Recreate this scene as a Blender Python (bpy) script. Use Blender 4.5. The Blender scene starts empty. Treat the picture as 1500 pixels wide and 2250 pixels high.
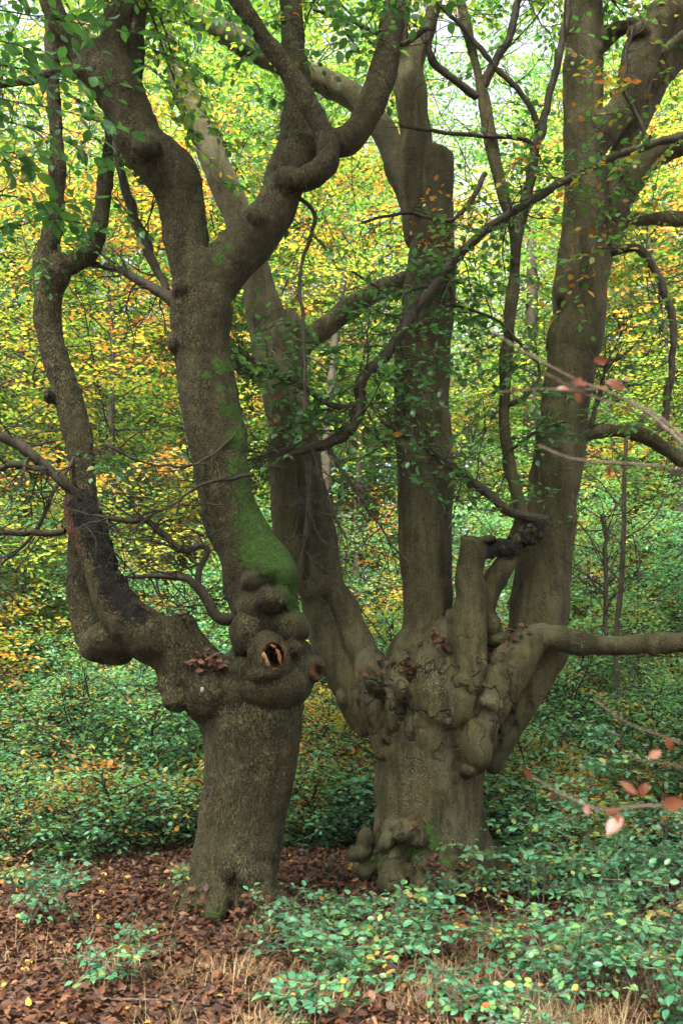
import bpy, math, random
import numpy as np
from mathutils import Matrix, Vector

# ------------------------------------------------------------------ camera, sky, sun, exposure
scene = bpy.context.scene
COL = scene.collection
TH = math.radians(11.25)            # camera pitch (looking slightly up)
CAMZ = 1.65
FPX = 2187.5                        # focal length in photograph pixels (35 mm on a 36 mm tall frame, 2250 px)
cam_data = bpy.data.cameras.new('camera')
cam = bpy.data.objects.new('camera', cam_data)
COL.objects.link(cam)
cam.location = (0, 0, CAMZ)
cam.rotation_euler = (math.radians(90) + TH, 0, 0)
cam_data.sensor_fit = 'VERTICAL'
cam_data.sensor_height = 36
cam_data.sensor_width = 24
cam_data.lens = 35
cam_data.clip_start = 0.05
cam_data.clip_end = 2000
cam_data.dof.use_dof = True
cam_data.dof.focus_distance = 9.0
cam_data.dof.aperture_fstop = 4.0
scene.camera = cam

SUN_EL, SUN_AZ = math.radians(55), math.radians(200)   # azimuth clockwise from +Y: behind the camera, a little to its left
world = bpy.data.worlds.new('World')
scene.world = world
world.use_nodes = True
wn = world.node_tree
wn.nodes.clear()
sky = wn.nodes.new('ShaderNodeTexSky')
sky.sky_type = 'NISHITA'
sky.sun_disc = False
sky.sun_elevation = SUN_EL
sky.sun_rotation = SUN_AZ
sky.altitude = 100
sky.air_density = 1.0
sky.dust_density = 6.0
sky.ozone_density = 1.0
hs = wn.nodes.new('ShaderNodeHueSaturation')
hs.inputs['Saturation'].default_value = 0.30
bg = wn.nodes.new('ShaderNodeBackground')
bg.inputs['Strength'].default_value = 0.12
wo = wn.nodes.new('ShaderNodeOutputWorld')
wn.links.new(sky.outputs[0], hs.inputs['Color'])
wn.links.new(hs.outputs[0], bg.inputs['Color'])
wn.links.new(bg.outputs[0], wo.inputs['Surface'])

sun_data = bpy.data.lights.new('sun', 'SUN')
sun_data.energy = 4.0
sun_data.angle = math.radians(18)
sun_data.color = (1.0, 0.96, 0.88)
sun = bpy.data.objects.new('sun', sun_data)
COL.objects.link(sun)
_d = Vector((math.sin(SUN_AZ) * math.cos(SUN_EL), math.cos(SUN_AZ) * math.cos(SUN_EL), math.sin(SUN_EL)))
sun.rotation_euler = (-_d).to_track_quat('-Z', 'Y').to_euler()
sun.location = (0, -5, 20)

vs = scene.view_settings
vs.view_transform = 'Standard'
vs.look = 'None'
vs.exposure = 2.45
vs.gamma = 1.0
vs.use_curve_mapping = False
cy = scene.cycles
cy.max_bounces = 5
cy.diffuse_bounces = 3
cy.glossy_bounces = 2
cy.transmission_bounces = 4
cy.transparent_max_bounces = 4
cy.volume_bounces = 0
cy.use_denoising = True
cy.sample_clamp_indirect = 6.0
cy.use_adaptive_sampling = True
cy.adaptive_threshold = 0.035

# ------------------------------------------------------------------ helpers
def W(px, py, Y):
    """the point on the vertical plane at distance Y that the photograph shows at (px, py)"""
    cx, cyy = (px - 750) / FPX, (1125 - py) / FPX
    dy = math.cos(TH) - cyy * math.sin(TH)
    dz = math.sin(TH) + cyy * math.cos(TH)
    t = Y / dy
    return np.array((cx * t, Y, CAMZ + dz * t)), t / FPX

_rs = np.random.RandomState(5)
_LAT = _rs.rand(64, 64, 64).astype(np.float32)
def vnoise(P, scale, seed=0):
    """smooth value noise in [-1, 1], vectorised"""
    Q = np.asarray(P, dtype=np.float64) / scale + seed * 7.31 + 400.0
    I = np.floor(Q).astype(np.int64)
    F = (Q - I); F = F * F * (3 - 2 * F)
    I0 = I & 63; I1 = (I + 1) & 63
    x0, y0, z0 = I0[..., 0], I0[..., 1], I0[..., 2]
    x1, y1, z1 = I1[..., 0], I1[..., 1], I1[..., 2]
    fx, fy, fz = F[..., 0], F[..., 1], F[..., 2]
    a = _LAT[x0, y0, z0] * (1 - fx) + _LAT[x1, y0, z0] * fx
    b = _LAT[x0, y1, z0] * (1 - fx) + _LAT[x1, y1, z0] * fx
    c = _LAT[x0, y0, z1] * (1 - fx) + _LAT[x1, y0, z1] * fx
    d = _LAT[x0, y1, z1] * (1 - fx) + _LAT[x1, y1, z1] * fx
    return ((a * (1 - fy) + b * fy) * (1 - fz) + (c * (1 - fy) + d * fy) * fz) * 2 - 1

def unit(v):
    v = np.asarray(v, dtype=np.float64)
    return v / np.maximum(np.linalg.norm(v, axis=-1, keepdims=True), 1e-9)

def ground_h(x, y):
    x = np.asarray(x, dtype=np.float64); y = np.asarray(y, dtype=np.float64)
    P = np.stack([x, y, np.zeros_like(x)], -1)
    h = 0.05 * vnoise(P, 1.7, 3) + 0.12 * vnoise(P, 6.0, 4)
    h = h - 0.04
    r = np.clip(y - 13.0, 0, 60)
    h = h + 0.055 * r * np.clip(r / 6.0, 0, 1)
    h = h + 0.0006 * np.clip(np.abs(x) - 8, 0, 60) ** 2
    return h

def empty(name, loc, label=None, cat=None, group=None, kind=None):
    o = bpy.data.objects.new(name, None)
    COL.objects.link(o)
    o.location = loc
    return tag(o, label, cat, group, kind)

def tag(o, label=None, cat=None, group=None, kind=None):
    if label: o['label'] = label
    if cat: o['category'] = cat
    if group: o['group'] = group
    if kind: o['kind'] = kind
    return o

def link(name, me, parent=None):
    o = bpy.data.objects.new(name, me)
    COL.objects.link(o)
    if parent is not None: o.parent = parent
    return o

def mesh_np(name, V, faces_list, mat, smooth=True, attrs=None):
    """faces_list: list of (F,k) integer arrays"""
    me = bpy.data.meshes.new(name)
    V = np.asarray(V, dtype=np.float32)
    loops = np.concatenate([f.ravel() for f in faces_list]).astype(np.int32)
    sizes = np.concatenate([np.full(len(f), f.shape[1], dtype=np.int32) for f in faces_list])
    starts = np.concatenate([[0], np.cumsum(sizes)[:-1]]).astype(np.int32)
    me.vertices.add(len(V)); me.vertices.foreach_set('co', V.ravel())
    me.loops.add(len(loops)); me.loops.foreach_set('vertex_index', loops)
    me.polygons.add(len(sizes))
    me.polygons.foreach_set('loop_start', starts)
    me.update(calc_edges=True)
    if smooth:
        me.polygons.foreach_set('use_smooth', np.ones(len(sizes), dtype=bool))
    for k, a in (attrs or {}).items():
        at = me.attributes.new(k, 'FLOAT', 'POINT')
        at.data.foreach_set('value', np.asarray(a, dtype=np.float32))
    me.materials.append(mat)
    me.update()
    return me

def catmull(P, n):
    """resample control rows (any columns) smoothly"""
    P = np.asarray(P, dtype=np.float64)
    if len(P) == 2:
        t = np.linspace(0, 1, n)[:, None]
        return P[0] * (1 - t) + P[1] * t
    Q = np.vstack([2 * P[0] - P[1], P, 2 * P[-1] - P[-2]])
    L = np.concatenate([[0], np.cumsum(np.linalg.norm(np.diff(P[:, :3], axis=0), axis=1))])
    s = np.linspace(0, L[-1], n)
    i = np.clip(np.searchsorted(L, s, side='right') - 1, 0, len(P) - 2)
    t = ((s - L[i]) / np.maximum(L[i + 1] - L[i], 1e-9))[:, None]
    p0, p1, p2, p3 = Q[i], Q[i + 1], Q[i + 2], Q[i + 3]
    out = 0.5 * (2 * p1 + (p2 - p0) * t + (2 * p0 - 5 * p1 + 4 * p2 - p3) * t ** 2 + (3 * p1 - p0 - 3 * p2 + p3) * t ** 3)
    if P.shape[1] > 3:
        out[:, 3:] = p1[:, 3:] * (1 - t) + p2[:, 3:] * t
    return out

class Tubes:
    """collects tubes and builds them as one mesh"""
    def __init__(s): s.V = []; s.F = []; s.n = 0
    def add(s, pts, rad, sides=5):
        """pts (N,n,3) or (n,3); rad (N,n) or (n,)"""
        pts = np.asarray(pts, dtype=np.float64); rad = np.asarray(rad, dtype=np.float64)
        if pts.ndim == 2: pts = pts[None]; rad = rad[None]
        N, n, _ = pts.shape
        T = unit(np.gradient(pts, axis=1))
        ax = unit(pts[:, -1] - pts[:, 0])
        ref = np.where(np.abs(ax[:, 2:3]) > 0.8, np.array([[1.0, 0.15, 0]]), np.array([[0.1, 0.05, 1.0]]))[:, None, :]
        A = unit(np.cross(T, ref)); B = np.cross(T, A)
        th = np.linspace(0, 2 * np.pi, sides, endpoint=False)
        R = rad[..., None, None]
        V = pts[:, :, None] + R * (A[:, :, None] * np.cos(th)[:, None] + B[:, :, None] * np.sin(th)[:, None])
        base = s.n + np.arange(N)[:, None, None] * n * sides
        i = np.arange(n - 1)[None, :, None] * sides
        j = np.arange(sides)[None, None, :]; j2 = (j + 1) % sides
        F = np.stack([base + i + j, base + i + j2, base + i + sides + j2, base + i + sides + j], -1).reshape(-1, 4)
        s.V.append(V.reshape(-1, 3)); s.F.append(F); s.n += N * n * sides
    def mesh(s, name, mat, origin=(0, 0, 0)):
        V = np.concatenate(s.V) - np.asarray(origin)
        return mesh_np(name, V, [np.concatenate(s.F)], mat)

# leaf templates: along +x, width in y, fold in z
LEAF_HI = np.array([(0, 0, 0), (.20, .20, .05), (.45, .31, .08), (.72, .25, .05), (.88, .11, .0), (1.0, 0, -.06),
                    (.88, -.11, .0), (.72, -.25, .05), (.45, -.31, .08), (.20, -.20, .05), (.35, 0, 0), (.7, 0, -.01)])
LEAF_HI_F4 = np.array([(0, 10, 2, 1), (10, 11, 3, 2), (11, 5, 4, 3), (0, 9, 8, 10), (10, 8, 7, 11), (11, 7, 6, 5)])
LEAF_LO = np.array([(0, 0, 0), (.30, .27, .06), (.70, .26, .05), (1.0, 0, -.05), (.70, -.26, .05), (.30, -.27, .06)])
LEAF_LO_F4 = np.array([(0, 3, 2, 1), (0, 5, 4, 3)])

class Leaves:
    def __init__(s): s.p = []; s.d = []; s.n = []; s.s = []; s.t = []
    def add(s, p, d, n, size, tint):
        s.p.append(np.atleast_2d(p)); s.d.append(np.atleast_2d(d)); s.n.append(np.atleast_2d(n))
        s.s.append(np.atleast_1d(size)); s.t.append(np.atleast_1d(tint))
    def arrays(s):
        p, d, n = np.concatenate(s.p), unit(np.concatenate(s.d)), np.concatenate(s.n)
        sd = unit(np.cross(n, d)); n = np.cross(d, sd)
        return p, d, sd, n, np.concatenate(s.s), np.concatenate(s.t)
    def count(s): return sum(len(a) for a in s.p)
    def mesh(s, name, mat, hi=False, sel=None, origin=(0, 0, 0), curl=None):
        p, d, sd, n, sz, ti = s.arrays()
        if sel is not None: p, d, sd, n, sz, ti = p[sel], d[sel], sd[sel], n[sel], sz[sel], ti[sel]
        T, F = (LEAF_HI, LEAF_HI_F4) if hi else (LEAF_LO, LEAF_LO_F4)
        N, k = len(p), len(T)
        Z = np.broadcast_to(T[:, 2][None], (N, k)).copy()
        if curl is not None:
            Z = Z * curl[0] + (np.random.RandomState(1).rand(N, 1) - .3) * curl[1] * (T[:, 0] - .5)[None] ** 2
        V = p[:, None] + sz[:, None, None] * (T[None, :, 0, None] * d[:, None] + T[None, :, 1, None] * sd[:, None] + Z[..., None] * n[:, None])
        FF = (F[None] + (np.arange(N) * k)[:, None, None]).reshape(-1, 4)
        return mesh_np(name, V.reshape(-1, 3) - np.asarray(origin), [FF], mat, smooth=False, attrs={'tint': np.repeat(ti, k)})

# ------------------------------------------------------------------ materials
class NT:
    def __init__(s, name):
        s.m = bpy.data.materials.new(name); s.m.use_nodes = True
        s.t = s.m.node_tree; s.t.nodes.clear()
    def n(s, typ, **kw):
        nd = s.t.nodes.new(typ)
        for k, v in kw.items():
            if k in nd.inputs: nd.inputs[k].default_value = v
            else: setattr(nd, k, v)
        return nd
    def l(s, a, b): s.t.links.new(a, b)
    def out(s, sh):
        o = s.n('ShaderNodeOutputMaterial'); s.l(sh, o.inputs['Surface']); return s.m
    def ramp(s, fac, stops, interp='LINEAR'):
        r = s.n('ShaderNodeValToRGB'); e = r.color_ramp.elements; r.color_ramp.interpolation = interp
        while len(e) < len(stops): e.new(0.5)
        for k, (p, c) in enumerate(stops):
            e[k].position = p; e[k].color = (*c, 1) if len(c) == 3 else c
        s.l(fac, r.inputs['Fac']); return r.outputs['Color']
    def math(s, op, a, b=None, clamp=False):
        m = s.n('ShaderNodeMath', operation=op, use_clamp=clamp)
        for i, v in enumerate((a, b)):
            if v is None: continue
            if isinstance(v, (int, float)): m.inputs[i].default_value = v
            else: s.l(v, m.inputs[i])
        return m.outputs[0]
    def mix(s, fac, a, b, blend='MIX'):
        m = s.n('ShaderNodeMix', data_type='RGBA', blend_type=blend)
        for i, v in ((0, fac), (6, a), (7, b)):
            if isinstance(v, (int, float)): m.inputs[i].default_value = v
            elif isinstance(v, tuple): m.inputs[i].default_value = (*v, 1)
            else: s.l(v, m.inputs[i])
        return m.outputs[2]
    def coords(s, scale=(1, 1, 1)):
        tc = s.n('ShaderNodeTexCoord'); mp = s.n('ShaderNodeMapping')
        mp.inputs['Scale'].default_value = scale
        s.l(tc.outputs['Object'], mp.inputs['Vector']); return mp.outputs['Vector']
    def noise(s, vec, scale, detail=3, rough=.55, dist=0):
        n = s.n('ShaderNodeTexNoise', Scale=scale, Detail=detail, Roughness=rough, Distortion=dist)
        s.l(vec, n.inputs['Vector']); return n.outputs['Fac']
    def attr(s, name):
        a = s.n('ShaderNodeAttribute', attribute_name=name); return a.outputs['Fac']

def mat_leaf(name, stops, trans=0.45, tboost=(1.25, 1.3, 0.7), rough=0.42, spec=0.4, shift=0.06):
    b = NT(name)
    oi = b.n('ShaderNodeObjectInfo')
    f = b.math('ADD', b.attr('tint'), b.math('MULTIPLY', b.math('SUBTRACT', oi.outputs['Random'], .5), shift), clamp=True)
    c = b.ramp(f, stops)
    p = b.n('ShaderNodeBsdfPrincipled', Roughness=rough)
    p.inputs['Specular IOR Level'].default_value = spec
    b.l(c, p.inputs['Base Color'])
    t = b.n('ShaderNodeBsdfTranslucent')
    b.l(b.mix(1.0, c, tboost, 'MULTIPLY'), t.inputs['Color'])
    mx = b.n('ShaderNodeMixShader'); mx.inputs[0].default_value = trans
    b.l(p.outputs[0], mx.inputs[1]); b.l(t.outputs[0], mx.inputs[2])
    return b.out(mx.outputs[0])

def mat_bark(name, dark, mid, light, scaly, streak):
    b = NT(name)
    v = b.coords((1, 1, .48)); v1 = b.coords((1, 1, 1)); vs_ = b.coords((1, 1, .12))
    n_big = b.noise(v1, 2.2, 4, .6); n_mid = b.noise(v, 9, 4, .6); n_fine = b.noise(v, 75, 3, .65)
    warp = b.n('ShaderNodeTexNoise', Scale=16.0, Detail=3.0); b.l(v, warp.inputs['Vector'])
    wv = b.n('ShaderNodeVectorMath', operation='MULTIPLY_ADD')
    b.l(warp.outputs['Color'], wv.inputs[0]); wv.inputs[1].default_value = (.07, .07, .07); b.l(v, wv.inputs[2])
    n_str = b.noise(vs_, 16, 4, .6)
    gn = b.attr('gnarl')
    c = b.ramp(n_mid, [(.3, dark), (.52, mid), (.74, light)])
    c = b.mix(b.math('MULTIPLY', b.ramp(n_big, [(.42, (0, 0, 0)), (.66, (1, 1, 1))]), .55), c, (light[0] * 1.05, light[1] * .92, light[2] * .7))
    c = b.mix(streak, c, b.ramp(n_str, [(.35, dark), (.6, light)]))
    stain = b.noise(b.coords((1, 1, .16)), 5.0, 3, .6)
    c = b.mix(b.math('MULTIPLY', b.ramp(stain, [(.47, (0, 0, 0)), (.60, (1, 1, 1))]), .65), c, tuple(x * .55 for x in dark))
    alg = b.noise(v1, 3.4, 3, .6)
    c = b.mix(b.math('MULTIPLY', b.ramp(alg, [(.48, (0, 0, 0)), (.68, (1, 1, 1))]), .40), c, (mid[0] * .80, mid[1] * 1.12, mid[2] * .75))
    pale = b.noise(b.coords((1, 1, .45)), 3.0, 5, .65)
    c = b.mix(b.math('MULTIPLY', b.ramp(pale, [(.52, (0, 0, 0)), (.64, (1, 1, 1))]), .6 if scaly == 0 else .4), c, (light[0] * 1.25, light[1] * 1.36, light[2] * 1.75))
    # fine flecks, light on dark
    c = b.mix(b.math('MULTIPLY', b.ramp(n_fine, [(.34, (1, 1, 1)), (.48, (0, 0, 0))]), .5 if scaly == 0 else .4), c, tuple(x * .7 for x in dark))
    c = b.mix(b.math('MULTIPLY', b.ramp(n_fine, [(.56, (0, 0, 0)), (.70, (1, 1, 1))]), .5 if scaly == 0 else .35), c, tuple(x * 1.55 for x in light))
    hgt = b.math('ADD', b.math('MULTIPLY', n_fine, .6), b.math('MULTIPLY', n_mid, .8))
    if scaly > 0:
        vor = b.n('ShaderNodeTexVoronoi', feature='DISTANCE_TO_EDGE', Scale=56.0); b.l(wv.outputs[0], vor.inputs['Vector'])
        vc = b.n('ShaderNodeTexVoronoi', feature='F1', Scale=56.0); b.l(wv.outputs[0], vc.inputs['Vector'])
        crack = b.ramp(vor.outputs['Distance'], [(0, (0, 0, 0)), (.15, (1, 1, 1))])
        amt = b.math('MULTIPLY', b.ramp(n_big, [(.34, (.35, .35, .35)), (.60, (1, 1, 1))]), .95 * scaly)
        cell = b.n('ShaderNodeSeparateColor'); b.l(vc.outputs['Color'], cell.inputs[0])
        c = b.mix(b.math('MULTIPLY', amt, b.math('MULTIPLY', b.math('POWER', cell.outputs[0], 1.4), .50)), c, tuple(x * 1.6 for x in light))
        c = b.mix(b.math('MULTIPLY', b.math('SUBTRACT', 1.0, crack), amt), c, tuple(x * .35 for x in dark))
        hgt = b.math('ADD', hgt, b.math('MULTIPLY', b.math('MULTIPLY', crack, amt), 1.4))
    else:
        fl = b.noise(b.coords((1, 1, .30)), 130, 2, .6)
        c = b.mix(b.math('MULTIPLY', b.ramp(fl, [(.56, (0, 0, 0)), (.70, (1, 1, 1))]), .5), c, tuple(x * 1.5 for x in light))
        pit = b.n('ShaderNodeTexVoronoi', feature='F1', Scale=13.0); b.l(v1, pit.inputs['Vector'])
        c = b.mix(b.math('MULTIPLY', b.math('LESS_THAN', pit.outputs['Distance'], b.math('MULTIPLY', n_mid, .26)), .75), c, tuple(x * .4 for x in dark))
    # deep fissures between the knuckles
    fis = b.n('ShaderNodeTexNoise', Scale=4.2, Detail=2.0, Roughness=.5); b.l(b.coords((1, 1, .7)), fis.inputs['Vector'])
    fl_ = b.math('ABSOLUTE', b.math('SUBTRACT', fis.outputs['Fac'], .5))
    fm = b.math('MULTIPLY', b.ramp(fl_, [(.0, (1, 1, 1)), (.007, (1, 1, 1)), (.020, (0, 0, 0))]), gn)
    c = b.mix(b.math('MULTIPLY', fm, .75), c, tuple(x * .2 for x in dark))
    hgt = b.math('SUBTRACT', hgt, b.math('MULTIPLY', fm, 2.2))
    # pale lichen specks
    lv = b.n('ShaderNodeTexVoronoi', feature='F1', Scale=26.0); b.l(v1, lv.inputs['Vector'])
    lz = b.n('ShaderNodeTexVoronoi', feature='F1', Scale=55.0); b.l(v1, lz.inputs['Vector'])
    lic = b.math('ADD', b.attr('lichen'), b.math('MULTIPLY', n_big, .26))
    lm = b.math('LESS_THAN', b.math('ADD', lv.outputs['Distance'], b.math('MULTIPLY', n_fine, .3)), b.math('MULTIPLY', lic, .62))
    c = b.mix(b.math('MULTIPLY', lm, .6), c, (.24, .255, .185))
    ls = b.math('LESS_THAN', lz.outputs['Distance'], b.math('MULTIPLY', lic, .46))
    c = b.mix(b.math('MULTIPLY', ls, .55), c, (.27, .27, .20))
    # rotten wood, char, moss (shapes stored on the surface)
    n_edge = b.noise(v1, 24, 4, .7)
    def mask(nm, lo, hi, amp):
        f = b.math('ADD', b.attr(nm), b.math('MULTIPLY', b.math('SUBTRACT', n_edge, .5), amp))
        return b.ramp(f, [(lo, (0, 0, 0)), (hi, (1, 1, 1))])
    mw = mask('wood', .42, .55, .5); mc = mask('char', .44, .56, 1.5); mm = b.math('MULTIPLY', mask('moss', .42, .62, .95), .90)
    c = b.mix(mw, c, b.ramp(b.noise(vs_, 60, 4, .7), [(.3, (.03, .014, .007)), (.55, (.12, .052, .022)), (.75, (.30, .17, .08))]))
    c = b.mix(mc, c, b.ramp(b.noise(v, 45, 4, .7), [(.3, (.004, .0035, .003)), (.64, (.010, .008, .006)), (.76, (.20, .14, .07))]))
    c = b.mix(mm, c, b.ramp(b.noise(v1, 34, 5, .75), [(.3, (.012, .030, .004)), (.5, (.040, .098, .011)), (.72, (.105, .165, .024))]))
    hgt = b.math('ADD', hgt, b.math('MULTIPLY', n_str, 1.2 * streak))
    hgt = b.math('ADD', hgt, b.math('MULTIPLY', b.math('MULTIPLY', n_fine, mm), 1.6))
    bump = b.n('ShaderNodeBump', Strength=1.0, Distance=.022); b.l(hgt, bump.inputs['Height'])
    p = b.n('ShaderNodeBsdfPrincipled', Roughness=.85); p.inputs['Specular IOR Level'].default_value = .2
    b.l(c, p.inputs['Base Color']); b.l(bump.outputs[0], p.inputs['Normal'])
    return b.out(p.outputs[0])

def mat_simple(name, c1, c2, scale=20, rough=.8, bump=.5, zs=1.0):
    b = NT(name)
    v = b.coords((1, 1, zs)); f = b.noise(v, scale, 4, .6)
    p = b.n('ShaderNodeBsdfPrincipled', Roughness=rough); p.inputs['Specular IOR Level'].default_value = .25
    b.l(b.ramp(f, [(.35, c1), (.65, c2)]), p.inputs['Base Color'])
    bp = b.n('ShaderNodeBump', Strength=bump, Distance=.01); b.l(f, bp.inputs['Height']); b.l(bp.outputs[0], p.inputs['Normal'])
    return b.out(p.outputs[0])

M_BARK_L = mat_bark('scaly_beech_bark', (.016, .0132, .0045), (.045, .0380, .0140), (.080, .069, .030), 1.0, .15)
M_BARK_R = mat_bark('smooth_beech_bark', (.017, .0143, .0050), (.044, .0378, .0148), (.080, .070, .031), 0, .5)
M_TWIG = mat_simple('twig_bark', (.017, .0135, .0075), (.044, .036, .021), 40, .8, .4, .3)
M_TWIG_PALE = mat_simple('pale_twig_bark', (.06, .04, .028), (.12, .086, .066), 60, .7, .3, .3)
M_BGBARK = mat_simple('background_bark', (.022, .019, .011), (.050, .043, .026), 12, .85, .5, .2)
M_STEM = mat_simple('sapling_bark', (.05, .04, .028), (.11, .085, .06), 60, .7, .3, .3)

M_GREEN_NEAR = mat_leaf('dark_green_leaf', [(0, (.035, .105, .035)), (.45, (.060, .160, .050)), (.78, (.11, .22, .045)), (.86, (.30, .26, .03)), (.94, (.40, .17, .03)), (1, (.24, .08, .03))], .45, tboost=(1.3, 1.35, .7), rough=.42, spec=.4)
M_SAPLING = mat_leaf('teal_green_leaf', [(0, (.032, .135, .070)), (.3, (.055, .185, .095)), (.55, (.075, .215, .10)), (.82, (.14, .27, .075)), (.92, (.34, .30, .05)), (1, (.36, .15, .05))], .36, rough=.40, spec=.45)
M_CANOPY = mat_leaf('yellow_green_leaf', [(0, (.045, .15, .040)), (.3, (.12, .26, .045)), (.60, (.26, .36, .055)), (.78, (.46, .37, .06)), (.89, (.47, .22, .045)), (1, (.33, .10, .03))], .55, rough=.5, spec=.3, shift=.1)
M_ORANGE = mat_leaf('orange_yellow_leaf', [(0, (.09, .21, .04)), (.35, (.22, .31, .05)), (.6, (.44, .35, .055)), (.82, (.46, .21, .045)), (1, (.33, .11, .03))], .50, rough=.5, spec=.3, shift=.08)
M_UNDER = mat_leaf('understorey_leaf', [(0, (.05, .18, .10)), (.4, (.10, .28, .14)), (.7, (.18, .35, .12)), (.88, (.30, .33, .07)), (.95, (.44, .32, .05)), (1, (.42, .17, .04))], .48, rough=.38, spec=.5, shift=.1)
M_MIDGREEN = mat_leaf('mid_green_leaf', [(0, (.045, .15, .055)), (.45, (.11, .26, .065)), (.75, (.20, .32, .06)), (.92, (.42, .36, .06)), (1, (.46, .21, .04))], .50, rough=.45, spec=.4, shift=.1)
M_LITTER = mat_leaf('fallen_leaf', [(0, (.013, .006, .004)), (.3, (.042, .016, .008)), (.6, (.092, .035, .014)), (.82, (.145, .062, .026)), (.95, (.21, .115, .058)), (1, (.32, .20, .03))], .10, tboost=(1.2, 1, .8), rough=.6, spec=.3, shift=.02)
M_BLUR = mat_leaf('withered_leaf', [(0, (.07, .014, .004)), (.5, (.12, .034, .010)), (1, (.17, .066, .030))], .30, tboost=(1.2, 1, .8), rough=.45, spec=.4)
M_GRASS = mat_leaf('dry_grass', [(0, (.13, .08, .035)), (.5, (.27, .19, .095)), (.85, (.40, .31, .18)), (1, (.12, .17, .05))], .25, tboost=(1.1, 1, .8), rough=.6, spec=.3)

# ------------------------------------------------------------------ ground
def build_ground():
    b = NT('forest_floor')
    v = b.coords()
    n1 = b.noise(v, 1.3, 4, .6); n2 = b.noise(v, 18, 5, .7)
    c = b.ramp(n2, [(.3, (.03, .017, .010)), (.5, (.085, .040, .022)), (.7, (.15, .078, .040))])
    c = b.mix(b.ramp(n1, [(.45, (0, 0, 0)), (.7, (.6, .6, .6))]), c, (.06, .042, .024))
    bp = b.n('ShaderNodeBump', Strength=1.0, Distance=.05); b.l(n2, bp.inputs['Height'])
    p = b.n('ShaderNodeBsdfPrincipled', Roughness=.95); b.l(c, p.inputs['Base Color']); b.l(bp.outputs[0], p.inputs['Normal'])
    m = b.out(p.outputs[0])
    def axis(lo, hi, near0, near1, step):
        a = list(np.arange(near0, near1 + 1e-6, step))
        x = near1; s = step
        while x < hi: s *= 1.25; x += s; a.append(x)
        x = near0; s = step; pre = []
        while x > lo: s *= 1.25; x -= s; pre.append(x)
        return np.array(pre[::-1] + a)
    xs = axis(-400, 400, -9, 9, .16); ys = axis(-200, 700, 0, 18, .16)
    X, Y = np.meshgrid(xs, ys, indexing='ij')
    V = np.stack([X, Y, ground_h(X, Y)], -1).reshape(-1, 3)
    V[:, 2] += .02 * vnoise(V, .35, 9)
    nx, ny = len(xs), len(ys)
    i, j = np.meshgrid(np.arange(nx - 1), np.arange(ny - 1), indexing='ij')
    a = (i * ny + j).ravel()
    F = np.stack([a, a + ny, a + ny + 1, a + 1], -1)
    o = link('ground', mesh_np('ground', V, [F], m))
    tag(o, 'brown woodland floor rising gently behind the trees', None, None, 'structure')
build_ground()

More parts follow.
